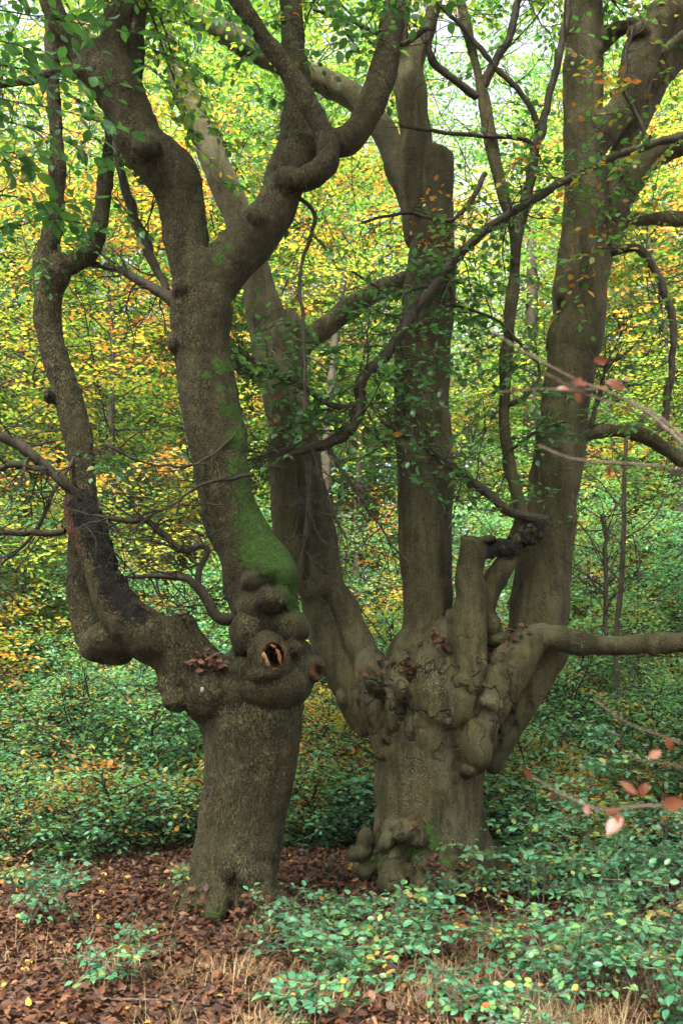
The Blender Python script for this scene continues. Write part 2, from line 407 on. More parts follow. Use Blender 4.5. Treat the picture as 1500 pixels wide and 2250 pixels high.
# ------------------------------------------------------------------ solid wood: blended limbs and burls on a distance grid
class Wood:
    def __init__(s, lo, hi, h, Y0):
        s.lo = np.asarray(lo, float); s.h = h; s.Y0 = Y0
        s.shape = tuple(int(math.ceil((b - a) / h)) + 1 for a, b in zip(lo, hi))
        s.D = np.full(s.shape, 1.0, np.float32); s.L = np.zeros(s.shape, np.uint8)
        s.parts = []
    def pid(s, part):
        if part not in s.parts: s.parts.append(part)
        return s.parts.index(part)
    def box(s, lo, hi):
        a = np.maximum(np.floor((np.asarray(lo) - s.lo) / s.h).astype(int), 0)
        b = np.minimum(np.ceil((np.asarray(hi) - s.lo) / s.h).astype(int) + 1, s.shape)
        if np.any(b <= a): return None, None
        ax = [(s.lo[i] + s.h * np.arange(a[i], b[i])).astype(np.float32) for i in range(3)]
        return tuple(slice(a[i], b[i]) for i in range(3)), ax
    def combine(s, sl, d, part, k, groove, gw=.022):
        A = s.D[sl]; L = s.L[sl]
        m = d < A
        hh = np.maximum(k - np.abs(A - d), 0) / k
        out = np.minimum(A, d) - hh * hh * k * .25
        if groove > 0:
            out = out + groove * np.exp(-((A - d) / gw) ** 2) * np.exp(-(out / .09) ** 2)
        L[m] = s.pid(part); s.D[sl] = out
    def rows(s, pts):
        R = []
        for r in pts:
            p, sc = W(r[0], r[1], s.Y0 + (r[3] if len(r) > 3 else 0))
            R.append((*p, r[2] * sc))
        return np.array(R)
    def limb(s, part, pts, k=.06, groove=0.0, world=False, squash=1.0):
        R = np.array(pts) if world else s.rows(pts)
        Ln = np.linalg.norm(np.diff(R[:, :3], axis=0), axis=1).sum()
        n = max(3, int(Ln / max(.03, .45 * R[:, 3].min())))
        n = min(n, 90)
        C = catmull(R, n)
        C[:, 3] *= 1 + .05 * vnoise(C[:, :3], .22, len(s.parts) + 2)
        pad = .16
        sl, ax = s.box(C[:, :3].min(0) - C[:, 3].max() - pad - s.h, C[:, :3].max(0) + C[:, 3].max() + pad + s.h)
        if sl is None: return
        d = np.full(tuple(len(a) for a in ax), 1.0, np.float32)
        off = [q.start for q in sl]
        for i in range(n - 1):
            p, q = C[i], C[i + 1]
            rm = max(p[3], q[3]) + pad
            s2, a2 = s.box(np.minimum(p[:3], q[:3]) - rm, np.maximum(p[:3], q[:3]) + rm)
            if s2 is None: continue
            X = a2[0][:, None, None] - p[0]; Y = a2[1][None, :, None] - p[1]; Z = a2[2][None, None, :] - p[2]
            v = q[:3] - p[:3]; vv = max(float(v @ v), 1e-9)
            t = np.clip((X * v[0] + Y * v[1] + Z * v[2]) / vv, 0, 1)
            r = p[3] + (q[3] - p[3]) * t
            e = np.sqrt((X - t * v[0]) ** 2 + (Y - t * v[1]) ** 2 + (Z - t * v[2]) ** 2) - r
            ls = tuple(slice(x.start - o, x.stop - o) for x, o in zip(s2, off))
            np.minimum(d[ls], e, out=d[ls])
        s.combine(sl, d, part, k, groove)
    def _ell(s, px, py, rx, ry, rz, dy, ang):
        c, sc = W(px, py, s.Y0 + dy)
        r = np.array((rx, rz, ry)) * sc
        m = r.max() + .15
        sl, ax = s.box(c - m, c + m)
        if sl is None: return None, None
        X = ax[0][:, None, None] - c[0]; Y = ax[1][None, :, None] - c[1]; Z = ax[2][None, None, :] - c[2]
        ca, sa = math.cos(math.radians(ang)), math.sin(math.radians(ang))
        X, Z = X * ca + Z * sa, -X * sa + Z * ca
        k0 = np.sqrt((X / r[0]) ** 2 + (Y / r[1]) ** 2 + (Z / r[2]) ** 2)
        k1 = np.sqrt((X / r[0] ** 2) ** 2 + (Y / r[1] ** 2) ** 2 + (Z / r[2] ** 2) ** 2)
        return sl, (k0 * (k0 - 1) / np.maximum(k1, 1e-6)).astype(np.float32)
    def ell(s, part, px, py, rx, ry, rz, dy=0, k=.03, groove=0.0, ang=0):
        """ellipsoid lump; ang turns it counter-clockwise in the picture plane"""
        sl, d = s._ell(px, py, rx, ry, rz, dy, ang)
        if sl is not None: s.combine(sl, d, part, k, groove)
    def carve(s, px, py, rx, ry, rz, dy=0, k=.02, ang=0):
        sl, d = s._ell(px, py, rx, ry, rz, dy, ang)
        if sl is None: return
        A = s.D[sl]; b = -d
        hh = np.maximum(k - np.abs(A - b), 0) / k
        s.D[sl] = np.maximum(A, b) + hh * hh * k * .25
    def chop(s, px, py, dy, nrm, rad):
        """saw off what lies beyond a plane within rad of its point"""
        c, sc = W(px, py, s.Y0 + dy)
        sl, ax = s.box(c - rad, c + rad)
        nrm = unit(np.array(nrm, float))
        X = ax[0][:, None, None] - c[0]; Y = ax[1][None, :, None] - c[1]; Z = ax[2][None, None, :] - c[2]
        pl = X * nrm[0] + Y * nrm[1] + Z * nrm[2]
        sp = np.sqrt(X * X + Y * Y + Z * Z) - rad * .95
        cut = np.maximum(-pl, sp)       # negative inside the removed piece
        s.D[sl] = np.maximum(s.D[sl], -cut)
    def surface(s):
        D = s.D; nx, ny, nz = D.shape
        D[0] = D[-1] = .5; D[:, 0] = D[:, -1] = .5; D[:, :, 0] = D[:, :, -1] = .5
        ins = D < 0
        cnt = np.zeros((nx - 1, ny - 1, nz - 1), np.uint8)
        cs = [(i, j, k) for i in (0, 1) for j in (0, 1) for k in (0, 1)]
        for (i, j, k) in cs: cnt += ins[i:nx - 1 + i, j:ny - 1 + j, k:nz - 1 + k]
        act = np.flatnonzero((cnt > 0) & (cnt < 8))
        del cnt
        I, J, K = np.unravel_index(act, (nx - 1, ny - 1, nz - 1))
        val = {c: D[I + c[0], J + c[1], K + c[2]] for c in cs}
        acc = np.zeros((len(act), 3)); num = np.zeros(len(act))
        for a in cs:
            for ax in range(3):
                if a[ax]: continue
                b = list(a); b[ax] = 1; b = tuple(b)
                va, vb = val[a], val[b]
                m = (va < 0) != (vb < 0)
                t = np.where(m, va / np.where(m, va - vb, 1), 0)
                P = np.tile(np.array(a, float), (len(act), 1)); P[:, ax] = t
                acc += P * m[:, None]; num += m
        g = acc / np.maximum(num, 1)[:, None]
        V = s.lo + s.h * (np.stack([I, J, K], -1) + g)
        lab = s.L[I + (g[:, 0] > .5), J + (g[:, 1] > .5), K + (g[:, 2] > .5)]
        def vid(i, j, k): return np.searchsorted(act, (i * (ny - 1) + j) * (nz - 1) + k)
        Fs = []
        for ax in range(3):
            lo = [slice(1, -1)] * 3; hi = [slice(1, -1)] * 3
            lo[ax] = slice(0, -1); hi[ax] = slice(1, None)
            A, B = ins[tuple(lo)], ins[tuple(hi)]
            for flip, m in ((False, A & ~B), (True, ~A & B)):
                q = np.stack(np.nonzero(m), -1)
                off = np.array([1, 1, 1]); off[ax] = 0
                q = q + off
                u, w = (ax + 1) % 3, (ax + 2) % 3
                def c(du, dw):
                    r = q.copy(); r[:, u] += du; r[:, w] += dw
                    return vid(r[:, 0], r[:, 1], r[:, 2])
                F = np.stack([c(-1, -1), c(0, -1), c(0, 0), c(-1, 0)], -1)
                if flip: F = F[:, ::-1]
                Fs.append(F)
        return V, np.concatenate(Fs), lab

def vnormals(V, F):
    n = np.cross(V[F[:, 2]] - V[F[:, 0]], V[F[:, 3]] - V[F[:, 1]])
    N = np.zeros_like(V)
    for c in range(3):
        for q in range(4): N[:, c] += np.bincount(F[:, q], n[:, c], len(V))
    return unit(N)

def blob_mask(V, blobs, Y0, flat=True):
    """1 at the middle of px blobs (px, py, r[, dy]), .5 at their rim"""
    out = np.zeros(len(V))
    for bl in blobs:
        c, sc = W(bl[0], bl[1], Y0 + (bl[3] if len(bl) > 3 else 0)); r = bl[2] * sc
        q = V - c
        if flat: q = q * np.array((1, .25, 1))
        out = np.maximum(out, np.clip(1 - .5 * np.linalg.norm(q, axis=1) / r, 0, 1))
    return out

def build_wood(wd, root, base, mat, masks, amp, partmeta, seed, rough=None):
    V, F, lab = wd.surface()
    N = vnormals(V, F)
    disp = amp[0] * vnoise(V, .30, seed) + amp[1] * vnoise(V * np.array((1, 1, .30)), .085, seed + 1) + amp[2] * vnoise(V * np.array((1, 1, .7)), .045, seed + 2) + amp[3] * vnoise(V * np.array((.35, .35, 1)), .05, seed + 3)
    A = {k: f(V, N) for k, f in masks.items()}
    if rough is not None:
        m = np.clip(rough(V), 0, 1); A['gnarl'] = m
        cr = np.exp(-(vnoise(V * np.array((1, 1, .55)), .17, seed + 6) / .05) ** 2)
        cr2 = np.exp(-(vnoise(V * np.array((.7, .7, 1.2)), .10, seed + 8) / .06) ** 2)
        disp = disp + m * (.030 * vnoise(V, .15, seed + 5) + .014 * vnoise(V, .065, seed + 7) - .022 * cr - .010 * cr2)
    if 'char' in A: disp = disp + .02 * (A['char'] > .5) * vnoise(V * np.array((1, 1, .5)), .05, 31) * 1.2
    V = V + N * disp[:, None]
    N = vnormals(V, F)
    fl = lab[F[:, 0]]; objs = {}
    for i, part in enumerate(wd.parts):
        f = F[fl == i]
        if not len(f): continue
        ids, inv = np.unique(f, return_inverse=True)
        me = mesh_np(part.split(':')[0], V[ids] - base, [inv.reshape(-1, 4)], mat, True, {k: a[ids] for k, a in A.items()})
        me.normals_split_custom_set_from_vertices(N[ids].tolist())
        o = link(part.split(':')[0], me, root)
        if part in partmeta: o['label'] = partmeta[part]
        objs[part] = o
    return V, N, objs

# ------------------------------------------------------------------ left pollard beech
YL = 8.75
base_L, _ = W(512, 1975, YL); base_L[2] = float(ground_h(base_L[0], base_L[1]))
lo, _ = W(60, 2010, YL); hi, _ = W(900, -60, YL)
wl = Wood((W(60, 0, YL - .5)[0][0] - .1, YL - 1.05, -.25), (W(905, 0, YL + .5)[0][0] + .1, YL + 1.0, W(0, -70, YL)[0][2]), .018, YL)
L, E = wl.limb, wl.ell
L('trunk', [(505, 2040, 104), (508, 1985, 96), (512, 1930, 92), (518, 1890, 92), (526, 1850, 92), (533, 1800, 94), (547, 1700, 100), (551, 1620, 108), (553, 1560, 112), (575, 1500, 98)], .05)
# root flare
for a in [(450, 1950, 38, -.12, 405, 2010, 20, -.3), (480, 1930, 45, -.2, 470, 2010, 26, -.52), (575, 1950, 40, -.1, 650, 2020, 18, -.25), (560, 1930, 40, -.2, 585, 2020, 26, -.5), (465, 1940, 48, .1, 425, 2000, 30, .4), (560, 1940, 45, .1, 620, 1990, 25, .5)]:
    L('root', [(a[0], a[1] - 60, a[2] * .8, a[3] * .5), (a[0], a[1], a[2], a[3]), ((a[0] + a[4]) / 2, (a[1] + a[5]) / 2 + 6, (a[2] + a[6]) / 2, (a[3] + a[7]) / 2), (a[4], a[5], a[6], a[7])], .06, .012)
E('root', 545, 1915, 26, 50, 22, -.36, .03, .012, 25); E('root', 500, 1900, 22, 42, 20, -.36, .04, .01, -5)
# the swollen head
L('trunk', [(560, 1570, 100), (588, 1490, 84), (590, 1400, 68), (580, 1320, 66), (568, 1262, 72)], .08)
E('burl', 592, 1508, 94, 62, 108, -.12, .03, .020, 6)
E('burl', 652, 1465, 42, 70, 64, -.10, .04, .012, 6)
E('burl', 636, 1380, 44, 44, 60, -.22, .03, .018, -12)
E('burl', 543, 1396, 40, 52, 58, -.22, .03, .018, 10)
E('burl', 600, 1320, 43, 29, 50, -.31, .02, .018, 12)
E('burl', 550, 1276, 20, 18, 30, -.32, .02, .010, 20); E('burl', 588, 1256, 23, 19, 30, -.28, .02, .010, -15)
E('burl', 624, 1270, 26, 40, 48, -.16, .05, .0)
E('burl', 553, 1335, 40, 34, 46, -.20, .04, .012)
E('burl', 538, 1482, 32, 40, 50, -.28, .03, .016, 12)
E('burl', 632, 1428, 40, 28, 52, -.26, .04, .010, 10)
E('burl', 520, 1532, 24, 48, 42, -.30, .03, .014, 8)
E('hollow_knot', 592, 1444, 50, 64, 64, -.40, .02, .020, 14)
E('hollow_knot', 582, 1482, 42, 24, 58, -.42, .04, .006, 8)
E('hollow_knot:side', 690, 1470, 25, 30, 34, -.18, .03, .010)
# main stem, fork and its limbs
L('limb:main', [(585, 1340, 74), (570, 1270, 80), (545, 1210, 66), (520, 1160, 62), (497, 1100, 61), (484, 1000, 60), (464, 900, 62), (448, 800, 60), (442, 720, 63), (446, 650, 66), (442, 610, 60)], .08)
E('limb:main', 530, 965, 16, 38, 30, -.05, .05); E('limb:main', 384, 752, 16, 26, 26, -.1, .03, .006)
E('limb:main', 405, 640, 26, 24, 40, -.14, .04); E('limb:main', 520, 1230, 30, 40, 40, -.1, .06)
L('limb:left', [(438, 655, 56), (420, 600, 48), (412, 550, 47, -.02), (402, 485, 50, -.05), (395, 430, 52, -.08), (380, 390, 58, -.12), (345, 352, 57, -.17), (312, 315, 52, -.22), (290, 262, 50, -.25), (268, 210, 52, -.28), (238, 165, 54, -.3), (222, 130, 42, -.3)], .05, .006)
E('limb:left', 318, 318, 34, 30, 24, -.46, .03, .008, -25)
L('limb:left', [(245, 160, 44, -.3), (248, 105, 30, -.36), (262, 50, 27, -.42), (276, -10, 26, -.5), (284, -90, 24, -.55)], .05)
L('limb:left', [(275, 190, 30, -.25), (292, 140, 25, -.2), (297, 80, 22, -.15), (306, 0, 20, -.1), (310, -80, 18, -.1)], .05, .006)
L('limb:left', [(215, 160, 38, -.3), (172, 120, 26, -.35), (140, 70, 23, -.4), (118, 20, 22, -.45), (100, -60, 20, -.5)], .05)
L('limb:left', [(200, 165, 26, -.3), (160, 155, 16, -.42), (115, 158, 11, -.5)], .05)
L('limb:right', [(458, 640, 56), (495, 585, 53, .02), (550, 530, 52, .03), (592, 478, 49, .03), (618, 425, 45, .05), (632, 378, 43, .06), (646, 330, 42, .1), (658, 285, 40, .14), (656, 220, 31, .18), (650, 150, 28, .22), (641, 50, 25, .28), (633, -60, 23, .32)], .04, .012)
E('limb:right', 568, 480, 26, 24, 24, -.16, .03, .008); E('limb:right', 630, 400, 34, 32, 34, -.1, .04, .008)
L('limb:right', [(655, 318, 40, .1), (705, 315, 34, .12), (752, 312, 32, .14), (795, 268, 30, .18), (828, 195, 30, .22), (850, 110, 27, .28), (868, 5, 25, .33), (876, -80, 24, .36)], .05, .006)
L('branch:front', [(628, 398, 27, -.08), (668, 394, 25, -.18), (706, 370, 24, -.24), (721, 338, 24, -.27), (706, 280, 21, -.3), (664, 205, 22, -.36), (604, 115, 20, -.42), (545, 32, 20, -.5), (490, -50, 19, -.58)], .03, .008)
# the great arm to the left
L('limb:arm', [(520, 1560, 80, -.05), (462, 1512, 72, -.12), (408, 1455, 66, -.15), (352, 1412, 56, -.2), (290, 1392, 50, -.22), (235, 1402, 40, -.15), (203, 1428, 26, -.1)], .06)
E('burl', 462, 1525, 62, 58, 62, -.22, .04, .008); E('burl', 388, 1536, 32, 28, 34, -.24, .03, .008)
E('burl', 368, 1500, 24, 30, 34, -.2, .04); E('burl', 405, 1375, 26, 30, 34, -.18, .03, .01, 20); E('burl', 415, 1425, 36, 48, 40, -.2, .04)
E('burl', 372, 1382, 30, 28, 30, -.3, .04, .006)
L('charred_limb', [(372, 1418, 52, -.24), (320, 1392, 53, -.3), (275, 1352, 50, -.34), (243, 1305, 45, -.36), (218, 1240, 40, -.37), (192, 1165, 38, -.36), (172, 1105, 33, -.35), (160, 1082, 20, -.34)], .05, .006)
L('limb:outer', [(262, 1428, 34, -.05), (212, 1418, 31, .0), (186, 1350, 32, .04), (176, 1270, 31, .07), (180, 1190, 28, .1), (190, 1110, 27, .1), (185, 1040, 29, .1), (172, 960, 31, .1), (146, 860, 32, .1), (122, 785, 30, .1), (106, 710, 27, .12), (106, 650, 28, .12), (113, 605, 37, .12), (118, 580, 30, .1)], .05, .006)
E('limb:outer', 108, 870, 12, 20, 20, .0, .03); E('limb:outer', 212, 1128, 16, 18, 20, .05, .03)
L('limb:outer', [(100, 610, 26, .1), (96, 575, 24, .05), (114, 520, 20, .02), (127, 450, 17, .0), (127, 350, 16, -.02), (121, 260, 15, -.05), (116, 120, 13, -.08), (108, -60, 11, -.1)], .03, .006)
L('limb:outer', [(125, 585, 24, .12), (165, 575, 20, .14), (204, 547, 18, .16), (220, 480, 17, .16), (232, 400, 15, .17), (239, 330, 13, .17), (241, 230, 12, .18), (236, 80, 10, .2), (230, -60, 9, .2)], .04)
# hollows
wl.carve(601, 1440, 21, 26, 90, -.62, .02, 20); wl.carve(599, 1438, 30, 36, 30, -.70, .025, 18)
wl.carve(701, 1478, 12, 20, 40, -.34, .01, 15)
wl.carve(160, 1076, 24, 16, 30, -.4, .02); wl.carve(178, 1090, 10, 18, 20, -.46, .02)
root_L = empty('beech_tree', base_L, 'old pollarded beech with scaly bark, mossy leaning stem and a charred side limb', 'tree')
_moss = [(512, 850, 12), (520, 900, 20), (528, 960, 30), (533, 1030, 34), (545, 1090, 34), (560, 1150, 46), (585, 1205, 52), (618, 1240, 48), (640, 1280, 32), (650, 1330, 20), (655, 1360, 14), (560, 1215, 40), (482, 805, 17), (457, 830, 11), (483, 857, 10), (497, 905, 14), (488, 888, 9), (500, 800, 14), (505, 700, 7), (480, 1998, 30), (440, 2000, 24), (480, 570, 14), (500, 540, 12), (640, 1300, 25)]
def stone(V, c, r, sq=(1, 1, 1)): return np.clip(1 - .5 * np.linalg.norm((V - c) * np.array(sq), axis=1) / r, 0, 1)
def char_L(V, N):
    m = blob_mask(V, [(175, 1082, 28), (190, 1110, 33), (205, 1150, 36), (220, 1190, 34), (233, 1225, 29), (245, 1262, 27), (258, 1292, 29), (272, 1322, 30), (292, 1346, 26), (316, 1358, 22)], YL - .35)
    return m * (V[:, 1] < YL - .12)
def wood_L(V, N):
    c, sc = W(597, 1438, YL - .58); m = stone(V, c, .19, (1, .6, 1)) * (blob_mask(V, [(599, 1438, 27)], YL - .65) > .42)
    c2, _ = W(700, 1477, YL - .30); m = np.maximum(m, stone(V, c2, .09) * (blob_mask(V, [(699, 1476, 17)], YL - .25) > .4))
    m2 = blob_mask(V, [(148, 1095, 22), (156, 1135, 23), (168, 1172, 20), (180, 1205, 14), (150, 1115, 20)], YL - .35) * (V[:, 1] < YL - .12)
    return np.maximum(m, m2)
VL, NL, OL = build_wood(wl, root_L, base_L, M_BARK_L, {
    'moss': lambda V, N: blob_mask(V, _moss, YL - .2) * ((N[:, 1] < .35) | (N[:, 0] > .3)),
    'char': char_L, 'wood': wood_L,
    'lichen': lambda V, N: np.clip(.05 + .30 * blob_mask(V, [(645, 60, 40), (650, 200, 40), (640, 280, 40)], YL) + .06 * (V[:, 2] < 1.8), 0, 1),
}, (.020, .008, .006, .005), {'charred_limb': 'blackened broken limb with torn brown wood at its top', 'limb:main': 'leaning main stem with bright green moss on one side', 'hollow_knot': 'round knot with a rotten hollow of orange wood'}, 11,
    lambda V: 1.35 * (blob_mask(V, [(590, 1420, 90), (590, 1320, 60), (470, 1520, 70), (390, 1400, 60), (480, 1960, 60)], YL - .2) - .42))
del wl

# ------------------------------------------------------------------ right pollard beech
YR = 10.0
base_R, _ = W(950, 1925, YR); base_R[2] = float(ground_h(base_R[0], base_R[1]))
wr = Wood((W(335, 0, YR + .6)[0][0] - .1, YR - 1.15, -.25), (W(1560, 0, YR)[0][0], YR + 1.1, W(0, -60, YR)[0][2]), .02, YR)
L, E = wr.limb, wr.ell
L('trunk', [(952, 1990, 140), (950, 1930, 130), (948, 1860, 122), (945, 1800, 116), (941, 1700, 116), (950, 1630, 128), (958, 1580, 140), (962, 1530, 146), (968, 1480, 130, .1)], .05)
for a in [(1040, 1850, 40, -.05, 1120, 1925, 16, -.25), (1020, 1860, 34, -.25, 1035, 1945, 20, -.6), (985, 1850, 30, -.3, 990, 1945, 18, -.62), (920, 1860, 34, -.3, 930, 1945, 30, -.66), (870, 1860, 34, -.25, 862, 1940, 32, -.6), (845, 1860, 34, -.05, 800, 1915, 18, -.2), (1040, 1860, 40, .15, 1130, 1910, 20, .4), (860, 1860, 40, .2, 800, 1910, 25, .6)]:
    L('root', [(a[0], a[1] - 70, a[2] * .7, a[3] * .4), (a[0], a[1], a[2], a[3]), ((a[0] + a[4]) / 2, (a[1] + a[5]) / 2, (a[2] + a[6]) / 2, (a[3] + a[7]) / 2), (a[4], a[5], a[6], a[7])], .05, .012)
# burls at the foot
E('burl', 897, 1824, 36, 27, 44, -.50, .04, .008, -8); E('burl', 882, 1836, 22, 17, 28, -.56, .05, .008); E('burl', 915, 1846, 26, 15, 28, -.54, .05, .008, 10)
E('burl', 932, 1840, 24, 30, 28, -.40, .05, .004, 20); E('burl', 850, 1848, 16, 28, 30, -.42, .03, .012, -30); E('burl', 862, 1820, 18, 20, 24, -.38, .05)
E('burl', 803, 1846, 18, 28, 28, -.18, .04, .010, -12); E('burl', 790, 1876, 28, 18, 30, -.22, .04, .008, 15)
E('root', 862, 1900, 34, 26, 42, -.46, .05, .012, 28); E('root', 926, 1892, 24, 40, 40, -.44, .05, .012, 22)
E('root', 722, 1905, 13, 14, 20, -.16, .05)
# the knuckled collar: ridges that run up into the stems, split by deep creases
for pts, k, g in [
    ([(838, 1650, 20, -.28), (832, 1585, 30, -.30), (822, 1520, 36, -.30), (812, 1462, 36, -.2), (800, 1430, 30, -.08)], .03, .022),
    ([(858, 1625, 18, -.36), (868, 1560, 28, -.42), (876, 1500, 33, -.45), (880, 1455, 26, -.38)], .025, .024),
    ([(880, 1640, 30, -.34), (915, 1590, 44, -.38), (932, 1530, 48, -.42), (940, 1470, 46, -.40), (952, 1418, 36, -.28), (958, 1390, 26, -.15)], .03, .024),
    ([(850, 1612, 16, -.36), (895, 1628, 24, -.40), (945, 1622, 26, -.40), (975, 1600, 18, -.40)], .03, .018),
    ([(985, 1640, 26, -.38), (1000, 1585, 32, -.44), (1012, 1530, 34, -.46), (1020, 1490, 30, -.46)], .03, .020),
    ([(1050, 1640, 32, -.34), (1066, 1570, 42, -.40), (1090, 1515, 50, -.40), (1125, 1460, 48, -.34), (1165, 1408, 34, -.26)], .03, .024),
    ([(1085, 1680, 22, -.10), (1102, 1610, 34, -.14), (1135, 1550, 40, -.10), (1172, 1490, 42, -.04), (1205, 1430, 42, .04)], .03, .020),
    ([(800, 1600, 22, -.12), (790, 1550, 28, -.14), (768, 1500, 30, -.08), (745, 1450, 28, -.02)], .03, .018)]:
    L('burl', pts, k, g)
E('burl', 1040, 1640, 40, 64, 58, -.44, .02, .024, 6); E('burl', 1030, 1688, 27, 22, 42, -.44, .03, .010); E('burl', 1052, 1604, 24, 28, 30, -.54, .04)
E('burl', 824, 1498, 26, 34, 36, -.42, .03, .014, 12); E('burl', 880, 1520, 22, 30, 30, -.56, .03, .010)
E('burl', 979, 1588, 13, 15, 18, -.62, .02, .010); E('burl', 1078, 1545, 30, 26, 36, -.52, .03, .014, -10); E('burl', 798, 1530, 18, 24, 26, -.24, .02, .012)
E('burl', 905, 1660, 60, 40, 40, -.32, .06)
# left leaning stems
L('limb:lean', [(800, 1560, 50, .0), (775, 1505, 46, .02), (742, 1430, 48, .06), (716, 1350, 50, .1), (705, 1270, 46, .14), (698, 1190, 44, .18), (680, 1100, 43, .24), (658, 1000, 43, .3), (640, 900, 46, .36), (615, 800, 54, .42), (592, 720, 43, .46), (565, 620, 35, .5), (540, 540, 33, .54), (515, 455, 32, .56), (482, 380, 31, .58), (450, 300, 30, .6), (410, 215, 25, .62), (375, 120, 20, .64), (355, 30, 17, .64), (345, -50, 15, .64)], .05, .010)
E('limb:lean', 755, 1535, 20, 26, 26, -.1, .03, .01)
L('limb:inner', [(835, 1500, 46, -.06), (800, 1440, 38, -.08), (775, 1390, 34, -.08), (757, 1340, 32, -.06), (738, 1305, 30, -.03), (700, 1282, 22, -.04), (668, 1274, 16, -.06)], .03, .022)
L('limb:torn', [(690, 1300, 34, .0), (650, 1240, 32, -.02), (630, 1180, 32, -.02), (624, 1080, 31, .0), (620, 980, 32, .05), (617, 910, 32, .1), (612, 850, 36, .2), (608, 790, 30, .3)], .04, .012)
L('limb:lean', [(605, 800, 40, .4), (560, 812, 26, .38), (530, 800, 22, .36), (505, 778, 18, .34), (470, 755, 12, .3)], .06)
L('limb:lean', [(640, 850, 30, .36), (652, 780, 26, .34), (645, 720, 22, .34), (636, 690, 12, .34)], .05)
L('limb:lean', [(640, 790, 24, .4), (690, 740, 22, .5), (750, 690, 25, .6), (830, 640, 22, .7), (900, 610, 18, .75)], .05)
# middle stem
L('limb:middle', [(930, 1470, 66, .05), (936, 1410, 58, .04), (938, 1340, 54, .04), (934, 1200, 57, .05), (934, 1090, 60, .06), (932, 1000, 62, .08), (927, 920, 62, .08), (926, 840, 60, .08), (932, 740, 60, .1), (944, 620, 54, .1), (949, 520, 50, .1), (952, 440, 44, .1), (954, 370, 41, .1), (955, 318, 40, .1)], .05, .008)
wr.chop(965, 335, .1, (.30, -.15, 1), .55)
E('limb:middle', 975, 1050, 18, 60, 30, .0, .05); E('limb:middle', 890, 905, 24, 40, 30, -.1, .06)
L('limb:middle', [(925, 520, 36, .1), (915, 440, 38, .1), (912, 370, 35, .08), (912, 300, 34, .06), (904, 230, 34, .05), (899, 175, 32, .05), (902, 125, 27, .05)], .03, .012)
L('limb:middle', [(905, 150, 24, .05), (925, 100, 20, .0), (945, 45, 17, -.05), (965, -40, 15, -.1)], .03)
L('limb:middle', [(897, 150, 22, .05), (880, 90, 20, .1), (872, 20, 18, .15), (868, -60, 17, .2)], .03)
L('limb:middle', [(918, 470, 32, .16), (885, 390, 32, .25), (860, 325, 30, .32), (828, 270, 29, .38), (780, 218, 28, .42), (710, 178, 27, .46), (630, 142, 27, .5), (555, 108, 26, .54), (480, 62, 25, .58), (400, 20, 23, .6), (340, -20, 20, .6)], .04, .01)
# right stem
L('limb:right', [(1150, 1470, 60, .08), (1176, 1400, 64, .08), (1184, 1340, 64, .08), (1200, 1220, 56, .1), (1212, 1110, 54, .1), (1226, 1000, 55, .1), (1238, 900, 53, .1), (1255, 800, 55, .1), (1267, 700, 57, .1), (1277, 610, 59, .1), (1290, 540, 60, .1), (1294, 470, 56, .1), (1288, 400, 47, .1), (1284, 340, 42, .1), (1281, 250, 41, .1), (1280, 150, 42, .1), (1282, 60, 40, .1), (1284, -60, 38, .1)], .05, .01)
L('limb:right', [(1300, 560, 46, .08), (1325, 490, 44, .06), (1345, 430, 44, .04), (1375, 390, 40, .0), (1412, 352, 34, -.05), (1455, 330, 30, -.1), (1510, 312, 28, -.15), (1580, 300, 26, -.2)], .03, .014)
L('limb:right', [(1292, 330, 36, .08), (1330, 280, 34, .04), (1370, 235, 34, .0), (1395, 175, 38, -.04), (1408, 110, 42, -.06), (1440, 60, 42, -.08), (1490, 20, 40, -.1), (1560, -20, 38, -.12)], .05, .01)
E('limb:right', 1402, 72, 28, 20, 30, -.22, .03, .012)
L('limb:right', [(1340, 450, 32, .2), (1365, 340, 30, .3), (1400, 250, 30, .35), (1450, 160, 33, .4), (1510, 90, 38, .45), (1570, 40, 38, .45)], .03)
L('limb:right', [(1320, 90, 26, .1), (1350, 68, 17, .05), (1385, 55, 14, .0)], .04)
E('limb:right', 1232, 650, 12, 22, 20, -.1, .04); E('limb:right', 1308, 115, 16, 22, 24, .0, .04, .008)
L('limb:right', [(1262, 945, 30, .1), (1300, 948, 20, .06), (1352, 946, 17, .02), (1420, 962, 18, -.05), (1500, 1012, 17, -.12), (1590, 1075, 15, -.2)], .05)
L('limb:right', [(1330, 520, 30, .14), (1372, 488, 18, .2), (1430, 482, 16, .24), (1500, 480, 16, .28), (1580, 478, 15, .3)], .05)
L('limb:low', [(1085, 1530, 46, -.2), (1125, 1455, 48, -.22), (1168, 1405, 34, -.26), (1210, 1398, 26, -.3), (1270, 1414, 25, -.36), (1340, 1420, 22, -.42), (1430, 1414, 22, -.5), (1500, 1410, 22, -.56), (1580, 1405, 21, -.6)], .04, .012)
E('limb:low', 1150, 1415, 26, 22, 26, -.36, .03, .01); E('limb:low', 1432, 1432, 12, 10, 14, -.5, .03)
